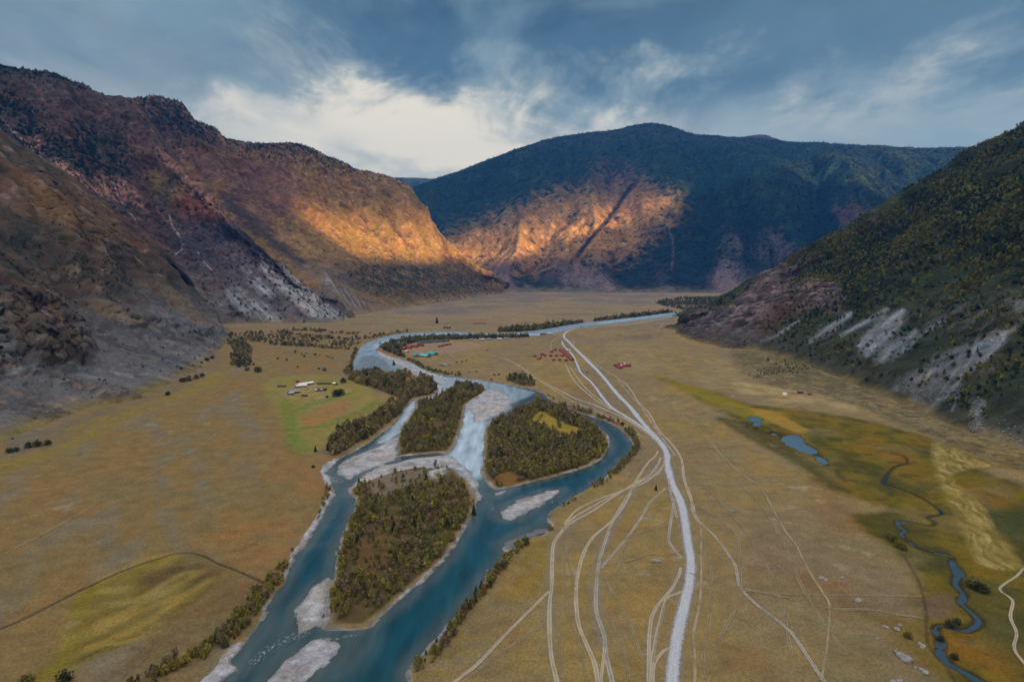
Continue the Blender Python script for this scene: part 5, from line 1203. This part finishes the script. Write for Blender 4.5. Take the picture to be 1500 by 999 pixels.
def house(px, py, w, l, h, rz, wall, roof, label, name='cabin', cat='cabin', group=None, pitch=.5, chimney=False):
    x, y, _ = G(px, py); o = bpy.data.objects.new(name, None); COL.objects.link(o); o.location = (x, y, gz1(x, y)-.05); o.rotation_euler = (0, 0, rz); tag(o, label, cat, group)
    rh = w*.5*pitch
    link('wall', MB().prism([(-w/2, 0), (w/2, 0), (w/2, h), (0, h+rh), (-w/2, h)], -l/2, l/2).mesh('wall', wall), o)
    e = .45; t = .22; k = pitch
    link('roof', MB().prism([(-w/2-e, h-e*k+.02), (0, h+rh+.02), (w/2+e, h-e*k+.02), (w/2+e, h-e*k+t), (0, h+rh+t+.06), (-w/2-e, h-e*k+t)], -l/2-e, l/2+e).mesh('roof', roof), o)
    link('door', MB().box((0, -l/2-.03, 1.0), (.95, .1, 2.0)).mesh('door', DARKW), o)
    for s in (-1, 1): link('window', MB().box((s*(w/2+.02), l*.15, h*.55), (.08, 1.1, .9)).mesh('window', GLASS), o)
    if chimney: link('chimney', MB().box((w*.2, l*.2, h+rh*.9), (.5, .5, 1.3)).mesh('chimney', GREYR), o)
    return o
ORD = ['first', 'second', 'third', 'fourth', 'fifth', 'sixth', 'seventh', 'eighth', 'ninth', 'tenth', 'eleventh', 'twelfth', 'thirteenth', 'fourteenth', 'fifteenth', 'sixteenth']
# farm
house(447.5,564.5,7,30,3.2,R(-38),WOOD,WHITE,'long white-roofed barn, the longest building of the farmstead','barn','barn')
house(438,567.5,7,11,3,R(-60),WOOD,WHITE,'small white-roofed shed below the left end of the long barn','shed','shed'); house(445.5,567,6,9,2.8,R(-70),WOOD,WHITE,'small white-roofed shed tucked against the long barn','shed','shed')
house(431,576,8,16,3,R(-55),DARKW,GREYR,'grey-roofed farmhouse lowest of the farmstead','farmhouse','house',None,.6,True); house(426,578,6,9,2.4,R(-50),DARKW,GREYR,'low grey shed beside the grey-roofed farmhouse','shed','shed')
house(436,560,6,9,2.8,R(20),REDW,RUST,'reddish shed left of the long barn','shed','shed'); house(471,572,7,16,2.2,R(85),DARKW,DARKW,'long dark shed right of the farmyard','shed','shed'); house(464,573,4,6,2.4,R(30),WOOD,WHITE,'tiny white-roofed hut at the end of the dark shed','hut','hut'); house(470.5,573,4,5,2.6,R(10),WOOD,WHITE,'tiny white-roofed hut in front of the dark shed','hut','hut')
house(491,564,6,8,2.8,R(40),WOOD,WHITE,'white-roofed hut beside the dark tree clump of the farm','hut','hut'); house(475,563,5,24,1.4,R(88),DARKW,DARKW,'long low cattle shelter behind the farmyard','shelter','shelter'); house(413,567,5,14,1.4,R(85),DARKW,DARKW,'low dark sheep pen left of the farm','shelter','shelter'); house(446,580.5,5,8,1.3,R(80),DARKW,DARKW,'low dark hut at the bottom of the farmyard','shelter','shelter')
# camp by the river bend
for i, (px, py, l_, a, m, w) in enumerate([(610,522,26,15,TEAL,'left one of three big turquoise roofs at the camp'), (623,522.5,32,38,TEALD,'middle pale one of three big turquoise roofs at the camp'), (634,519.5,28,38,TEAL,'right one of three big turquoise roofs at the camp')]):
    house(px, py, 15, l_, 2.6, R(a), WOOD, m, w, 'dining_tent', 'tent', None, .55)
for i in range(8):
    px, py = 588+i*4.3, 511.5-.9*i+(i % 2)*1.6; house(px, py, 8, 11, 3, R(30+9*(i % 3)), REDW, RED if i % 3 else RUST, '%s red cabin from the west end of the camp cabin row' % ORD[i], 'cabin', 'cabin', 'red cabins of the riverside camp', .7)
for i in range(7):
    px, py = 616+i*6.2, 503.2-.45*i; house(px, py, 9, 17, 3, R(70), WOOD, GREENR, '%s blue-green roof from the west beneath the camp woods' % ORD[i], 'cabin', 'cabin', 'blue-green roofed cabins under the woods', .6)
for i in range(6):
    px, py = 643+i*3.2+.6*(i % 2), 508.6-.7*i; house(px, py, 5, 7, 2.6, R(20), REDW, RED, '%s small red hut from the west beside the straight camp track' % ORD[i], 'hut', 'hut', 'small red huts beside the camp track', .8)
house(580,507.5,9,24,2.8,R(-52),WOOD,WHITE,'long white roof between the riverside trees west of the camp','hall','hall'); house(574,511,7,12,2.6,R(-50),WOOD,WHITE,'small white roof among trees at the camp edge','shed','shed'); house(587,503.5,8,18,2.6,R(-80),WOOD,GREYR,'pale grey roof behind the red cabins','hall','hall'); house(596,516,7,10,2.6,R(40),WOOD,WHITE,'white-roofed hut before the red cabins','hut','hut')
for i in range(5):
    house(690+i*13+3*(i % 2), 498.2-.35*i, 7, 13, 2.4, R(85), WOOD, CANVAS if i % 2 else GREYR, '%s pale shed from the west along the woods beyond the camp' % ORD[i], 'shed', 'shed', 'pale sheds along the woods', .5)
# red cabins beside the road
for i in range(9):
    t = i/8; house(823.5+t*14.5, 514.5+t*13.5, 6.5, 8.5, 3, R(35), REDW, RED, '%s red cabin from the far end of the tight row beside the road' % ORD[i], 'cabin', 'cabin', 'red cabins in the tight row by the road', .9)
for i, (px, py) in enumerate([(808,516),(813,513.5),(821,513.8),(783,522.5),(791,524.5),(798,521.5),(806.5,521.8),(815,522),(823.5,521.6),(811,528),(819.5,528),(829,528.6),(794,520),(789,527)]):
    house(px, py, 5.5, 6.5, 2.6, R(20+13*(i % 5)), REDW if i % 3 else DARKW, RUST, '%s reddish hut of the scattered camp left of the road row' % ORD[i], 'hut', 'hut', 'scattered reddish huts left of the road', .9)
house(832.5,514.3,5,9,2.6,R(80),WOOD,WHITE,'white-roofed kiosk between the red row and the road','kiosk','kiosk')
for i, (px, py) in enumerate([(901,536.5),(905,538.5),(909,540),(914,537.5),(918,536),(906.5,535.5),(921,537),(911.5,536)]):
    house(px, py, 6, 7, 3, R(15+20*(i % 4)), REDW, RED, '%s red cabin of the isolated cluster right of the road' % ORD[i], 'cabin', 'cabin', 'red cabins of the isolated cluster', .9)
house(912,536.6,5,8,2.8,R(70),WOOD,WHITE,'white-roofed hut in the isolated red cluster','hut','hut'); house(917,534.5,5,8,2.8,R(60),WOOD,WHITE,'white-roofed hut behind the isolated red cluster','hut','hut')
house(1150,579.5,5,5.5,2.0,R(40),CANVAS,CANVAS,'white tent on the meadow below the right slope','tent','tent',None,.9); house(1172,576,5,9,2.0,R(70),DARKW,DARKW,'dark low hut near the right slope','hut','hut'); house(1186,578,4,5,2.0,R(80),DARKW,RUST,'small reddish hut right of the dark low hut','hut','hut')
house(796,490.3,8,20,3,R(85),DARKW,DARKW,'long dark barn where the road meets the river woods','barn','barn'); house(805,490,7,14,3,R(80),DARKW,WHITE,'white-roofed barn beside the dark barn by the river woods','barn','barn'); house(655,481,10,26,3,R(80),DARKW,DARKW,'dark farm building on the far plain across the river','barn','barn'); house(703,474.5,10,50,3,R(86),REDW,RUST,'long reddish farm building far across the river','barn','barn'); house(657,479.5,6,8,3,R(0),WOOD,WHITE,'white hut beside the dark farm building across the river','hut','hut')
# vehicles
def car_meshes(paint, van=False):
    L_, W, = (5.2, 2.0) if van else (4.4, 1.8)
    prof = [(-L_/2, .35), (L_/2, .35), (L_/2, .85), (L_*.42, 1.0), (L_*.30, 1.15 if not van else 1.9), (L_*.1, 1.5 if not van else 2.1), (-L_*.32, 1.5 if not van else 2.1), (-L_*.47, 1.1 if not van else 2.0), (-L_/2, .95)]
    gl = [(L_*.26, 1.06), (L_*.1, 1.42), (-L_*.3, 1.42), (-L_*.4, 1.08)] if not van else [(L_*.33, 1.25), (L_*.22, 1.85), (-L_*.4, 1.85), (-L_*.4, 1.25)]
    return (MB().prism(prof, -W/2, W/2).mesh('body', paint, .06), MB().prism(gl, -W/2-.015, W/2+.015).mesh('windows', GLASS), MB().cyl((0, 0, 0), .34, .24, 'Y').mesh('wheel', TYRE), L_, W)
PAINT = {'white': pm('white_paint', (.75, .76, .77), .3, .5), 'grey': pm('grey_paint', (.30, .31, .33), .3, .5), 'dark': pm('dark_paint', (.035, .035, .04), .3, .5), 'silver': pm('silver_paint', (.5, .51, .53), .3, .5), 'red': pm('red_paint', (.3, .04, .03), .3, .5)}
CM = {(k, v): car_meshes(PAINT[k], v) for k in PAINT for v in (False, True)}
def car(px, py, rz, colr, van, label, group=None):
    body, win, wh, L_, W = CM[(colr, van)]; x, y, _ = G(px, py)
    o = bpy.data.objects.new('parked_van' if van else 'parked_car', None); COL.objects.link(o); o.location = (x, y, gz1(x, y)+.02); o.rotation_euler = (0, 0, rz)
    link('body', body, o); link('windows', win, o)
    for sx in (-1, 1):
        for sy in (-1, 1): link('wheel', wh, o, (sx*L_*.3, sy*(W/2-.08), .34))
    return tag(o, label, 'van' if van else 'car', group)
cols = ['grey', 'dark', 'silver', 'dark', 'grey', 'white', 'dark']
for i in range(13):
    row = i//7; k = i % 7; cl_ = cols[(i*3) % 7]
    car(643+k*2.6+row*3, 535.5-k*.35+row*1.5, R(75), cl_, False, '%s %s car from the left in the %s row of the camp parking' % (ORD[k], cl_, 'front' if row else 'back'), 'cars parked below the turquoise roofs')
for i, (px, py, cl_, lab) in enumerate([(704,510,'white','white van leftmost of the pale vehicles on the upper camp meadow'), (711,508.5,'white','white van middle of the pale vehicles on the upper camp meadow'), (719,508,'white','white van rightmost of the pale vehicles on the upper camp meadow'), (713,513.8,'dark','dark van below the pale vehicles on the upper camp meadow'),
    (669,531,'dark','dark van leftmost of three in the middle of the camp meadow'), (676.5,530.5,'dark','dark van middle of three on the camp meadow'), (683,529,'dark','dark van rightmost of three on the camp meadow'), (687,545.5,'dark','dark van left by the river bank below the camp'), (698,544.8,'dark','dark van right by the river bank below the camp'),
    (724,550,'dark','dark van left of the pair beside the bank trees'), (731,549.5,'dark','dark van right of the pair beside the bank trees'), (720,556.5,'dark','dark van at the water edge left of the bank trees'), (860,545.8,'dark','dark van alone between the side road and the gravel road'), (867,483.8,'white','white van alone right of the road bend far up the valley'), (851,479.3,'dark','dark van on the road beside the far river bank'), (787,515.8,'silver','silver van on the pale ground by the scattered huts'), (938,656,'red','small dark red van above the river bend beside the tracks')]):
    car(px, py, R(20+37*i), cl_, py < 560, lab)
# ================================================================== camera, sun, sky, air
cam = bpy.data.cameras.new('camera'); cam.sensor_width = 36; cam.lens = 36*F/1500.0; cam.clip_start = 1; cam.clip_end = 90000
co_ = bpy.data.objects.new('camera', cam); COL.objects.link(co_); co_.location = (0, 0, CAMZ); co_.rotation_euler = (math.pi/2-PITCH, 0, 0)
scn.camera = co_
SUN_AZ, SUN_EL = R(140), R(12)
S3 = Vector((math.sin(SUN_AZ)*math.cos(SUN_EL), math.cos(SUN_AZ)*math.cos(SUN_EL), math.sin(SUN_EL)))
sl_ = bpy.data.lights.new('sun', 'SUN'); sl_.energy = 5.0; sl_.angle = R(1.4); sl_.color = (1.0, .60, .24)
so = bpy.data.objects.new('sun', sl_); COL.objects.link(so); so.rotation_euler = (-S3).to_track_quat('-Z', 'Y').to_euler(); so.location = S3*9000
# ---- unseen cloud bank on the sunset side, shaped to shade the upper slopes
def ellipsoid(name, c, r, seed, sub=5, amp=.09):
    bm = bmesh.new(); bmesh.ops.create_icosphere(bm, subdivisions=sub, radius=1.0)
    V = np.array([v.co for v in bm.verts]); Fc = np.array([[v.index for v in f.verts] for f in bm.faces]); bm.free()
    n = fbm(V[:, 0]*2.2+seed, V[:, 1]*2.2+V[:, 2]*1.3, 4, seed)
    V = V*(1+amp*2*n)[:, None]
    ax = Vector((math.sin(SUN_AZ-math.pi/2), math.cos(SUN_AZ-math.pi/2), 0)); ay = Vector((math.sin(SUN_AZ), math.cos(SUN_AZ), 0))
    W = V[:, :1]*np.array(ax)[None]*r[0]+V[:, 1:2]*np.array(ay)[None]*r[1]+V[:, 2:3]*np.array([[0, 0, 1]])*r[2]+np.array(c)
    W[:, 2] += V[:, 0]*r[0]*.13
    return W, Fc
tc = NT('cloud_vapour'); cc_ = tc.coords()
tr = tc.n('BsdfTransparent'); df = tc.n('BsdfDiffuse'); df.inputs[0].default_value = (.8, .8, .82, 1)
mx = tc.n('MixShader'); tc.l(tc.rng(tc.noise(cc_, .0007, 5, .6), .35, .65, .22, .62), mx.inputs[0]); tc.l(tr.outputs[0], mx.inputs[1]); tc.l(df.outputs[0], mx.inputs[2])
CLOUD = tc.done(mx.outputs[0])
h2 = np.array([math.sin(SUN_AZ), math.cos(SUN_AZ)]); ctr = np.array([8700., -4900.])
for i, (zb, rz, off) in enumerate([(3640, 700, 0), (3700, 750, 500), (3780, 800, 900), (3870, 900, 300), (4000, 1000, 1200), (4300, 1100, 200), (4700, 1200, 800)]):
    zc = zb+rz+70
    W, Fc = ellipsoid('cloud', (ctr[0]+h2[0]*off, ctr[1]+h2[1]*off, zc), (6800, 1500, rz), 11+i)
    tag(link('cloud', new_mesh('cloud', W, Fc, CLOUD)), 'unseen grey cloud bank shaped to shade the upper slopes', 'cloud', 'unseen shading cloud bank behind the camera', 'structure')
# ---- sky: Nishita behind procedural cloud
w = bpy.data.worlds.new('World'); scn.world = w; w.use_nodes = True
nt = w.node_tree; nt.nodes.clear(); N_ = nt.nodes.new; K = nt.links.new
out = N_('ShaderNodeOutputWorld')
sky = N_('ShaderNodeTexSky'); sky.sky_type = 'NISHITA'; sky.sun_disc = False; sky.sun_elevation = SUN_EL; sky.sun_rotation = SUN_AZ; sky.altitude = 500
bg1 = N_('ShaderNodeBackground'); bg1.inputs[1].default_value = .05; K(sky.outputs[0], bg1.inputs[0])
tcx = N_('ShaderNodeTexCoord'); sep = N_('ShaderNodeSeparateXYZ'); K(tcx.outputs['Generated'], sep.inputs[0])
def M_(op, a, b=None, c=None):
    m = N_('ShaderNodeMath'); m.operation = op
    for k, v in ((0, a), (1, b), (2, c)):
        if v is None: continue
        if isinstance(v, (int, float)): m.inputs[k].default_value = v
        else: K(v, m.inputs[k])
    return m.outputs[0]
def RG(v, a, b, c, d, sm=True):
    m = N_('ShaderNodeMapRange'); m.inputs[1].default_value = a; m.inputs[2].default_value = b; m.inputs[3].default_value = c; m.inputs[4].default_value = d
    if sm: m.interpolation_type = 'SMOOTHSTEP'
    K(v, m.inputs[0]); return m.outputs[0]
def MX(f, a, b):
    m = N_('ShaderNodeMix'); m.data_type = 'RGBA'
    for s_, v in ((m.inputs[0], f), (m.inputs[6], a), (m.inputs[7], b)):
        if isinstance(v, (int, float)): s_.default_value = v
        elif isinstance(v, (tuple, list, np.ndarray)): s_.default_value = tuple(float(q) for q in v[:3])+(1,)
        else: K(v, s_)
    return m.outputs[2]
X_, Y_, Z_ = sep.outputs
zc = M_('MAXIMUM', Z_, 0.0)
den = M_('ADD', zc, .24)
comb = N_('ShaderNodeCombineXYZ'); K(M_('DIVIDE', X_, den), comb.inputs[0]); K(M_('DIVIDE', Y_, den), comb.inputs[1])
def NZ(scale, detail, rough, dist, off, sc=(1, 1, 1)):
    mp = N_('ShaderNodeMapping'); mp.inputs['Location'].default_value = off; mp.inputs['Scale'].default_value = sc; K(comb.outputs[0], mp.inputs[0])
    n = N_('ShaderNodeTexNoise'); n.inputs['Scale'].default_value = scale; n.inputs['Detail'].default_value = detail; n.inputs['Roughness'].default_value = rough; n.inputs['Distortion'].default_value = dist
    K(mp.outputs[0], n.inputs['Vector']); return n.outputs['Fac']
nb1 = NZ(.95, 9, .58, .6, SKY_OFF, (1, .8, 1)); nb2 = NZ(2.6, 9, .62, .5, (5, 2, 0), (1, .65, 1)); nb3 = NZ(1.4, 7, .55, .6, (9, 4, 1), (1, .9, 1))
elev = M_('ADD', Z_, M_('MULTIPLY', M_('SUBTRACT', nb1, .5), .30)); elev = M_('ADD', elev, M_('MULTIPLY', M_('SUBTRACT', nb2, .5), .32))
elev = M_('ADD', elev, RG(X_, -.32, .2, -.015, .022))
CREAM, MID, DARK, DEEP = (1.04, .94, .74), (.42, .50, .48), (.085, .175, .255), (.05, .115, .185)
nb4 = NZ(6.0, 8, .62, .6, (2, 7, 3), (1, .6, 1))
elev = M_('ADD', elev, M_('MULTIPLY', M_('SUBTRACT', nb4, .5), .13))
c1 = MX(RG(elev, .16, .235, 0, 1), CREAM, MID)
c1 = MX(RG(elev, .19, .285, 0, 1), c1, DARK)
c1 = MX(RG(elev, .28, .38, 0, .85), c1, DEEP)
lowc = MX(RG(X_, .0, .34, 0, 1), CREAM, (.46, .57, .56))
c1 = MX(RG(M_('ADD', Z_, M_('MULTIPLY', M_('SUBTRACT', nb3, .5), .30)), .125, .25, .95, 0), c1, lowc)
c1 = MX(M_('MULTIPLY', RG(X_, -.18, -.5, 0, .75), RG(nb2, .35, .6, .35, 1)), c1, (.34, .42, .43))
c1 = MX(RG(nb3, .50, .68, 0, .6), c1, (.27, .40, .45))
c1 = MX(RG(nb2, .56, .74, 0, .45), c1, (.16, .26, .31))
c1 = MX(M_('MULTIPLY', RG(X_, .10, .42, 0, .5), RG(nb1, .3, .7, 1, .6)), c1, (.20, .32, .40))
# the rest of the sky dome: brighter broken cloud overhead and on the sunset side
dome = MX(RG(nb1, .4, .65, 0, 1), (1.22, 1.22, 1.24), (.80, .88, .98))
sunside = M_('ADD', M_('MULTIPLY', X_, float(h2[0])), M_('MULTIPLY', Y_, float(h2[1])))
dome = MX(RG(sunside, 0, .9, 0, .8), dome, (1.75, 1.42, 1.12))
c2 = MX(RG(Z_, .50, .72, 0, 1), c1, dome)
c2 = MX(RG(Y_, .25, -.15, 0, 1), c2, dome)
bg2 = N_('ShaderNodeBackground'); K(c2, bg2.inputs[0]); bg2.inputs[1].default_value = SKY_GAIN
mxs = N_('ShaderNodeMixShader'); mxs.inputs[0].default_value = .9; K(bg1.outputs[0], mxs.inputs[1]); K(bg2.outputs[0], mxs.inputs[2]); K(mxs.outputs[0], out.inputs[0])
# ---- air
if HAZE > 0:
    X0, X1, Y0, Y1, Z0, Z1 = -21000, 7400, -4200, 12200, -60, 2330
    X0 = -9000
    V = np.array([(x, y, z) for x in (X0, X1) for y in (Y0, Y1) for z in (Z0, Z1)], float)
    Fc = np.array([(0,1,3,2),(4,6,7,5),(0,4,5,1),(2,3,7,6),(0,2,6,4),(1,5,7,3)])
    hm = bpy.data.materials.new('haze'); hm.use_nodes = True; ht = hm.node_tree; ht.nodes.clear()
    o_ = ht.nodes.new('ShaderNodeOutputMaterial'); pv = ht.nodes.new('ShaderNodeVolumePrincipled')
    pv.inputs['Color'].default_value = HAZE_COL; pv.inputs['Density'].default_value = HAZE; pv.inputs['Anisotropy'].default_value = 0.0
    ht.links.new(pv.outputs[0], o_.inputs['Volume'])
    ho = link('haze', new_mesh('haze', V, Fc, hm, smooth=False)); tag(ho, 'thin blue evening haze filling the valley', 'haze', kind='stuff')
# ---- render settings
scn.view_settings.view_transform = 'Standard'; scn.view_settings.look = 'None'; scn.view_settings.gamma = 1; scn.view_settings.exposure = EXPOSURE; scn.view_settings.use_curve_mapping = False
cy = scn.cycles; cy.max_bounces = 4; cy.diffuse_bounces = 2; cy.glossy_bounces = 2; cy.transmission_bounces = 2; cy.volume_bounces = 0; cy.transparent_max_bounces = 24
cy.caustics_reflective = False; cy.caustics_refractive = False
cy.use_denoising = DENOISE
cy.sample_clamp_indirect = 4
try: cy.denoiser = 'OPENIMAGEDENOISE'
except Exception: pass
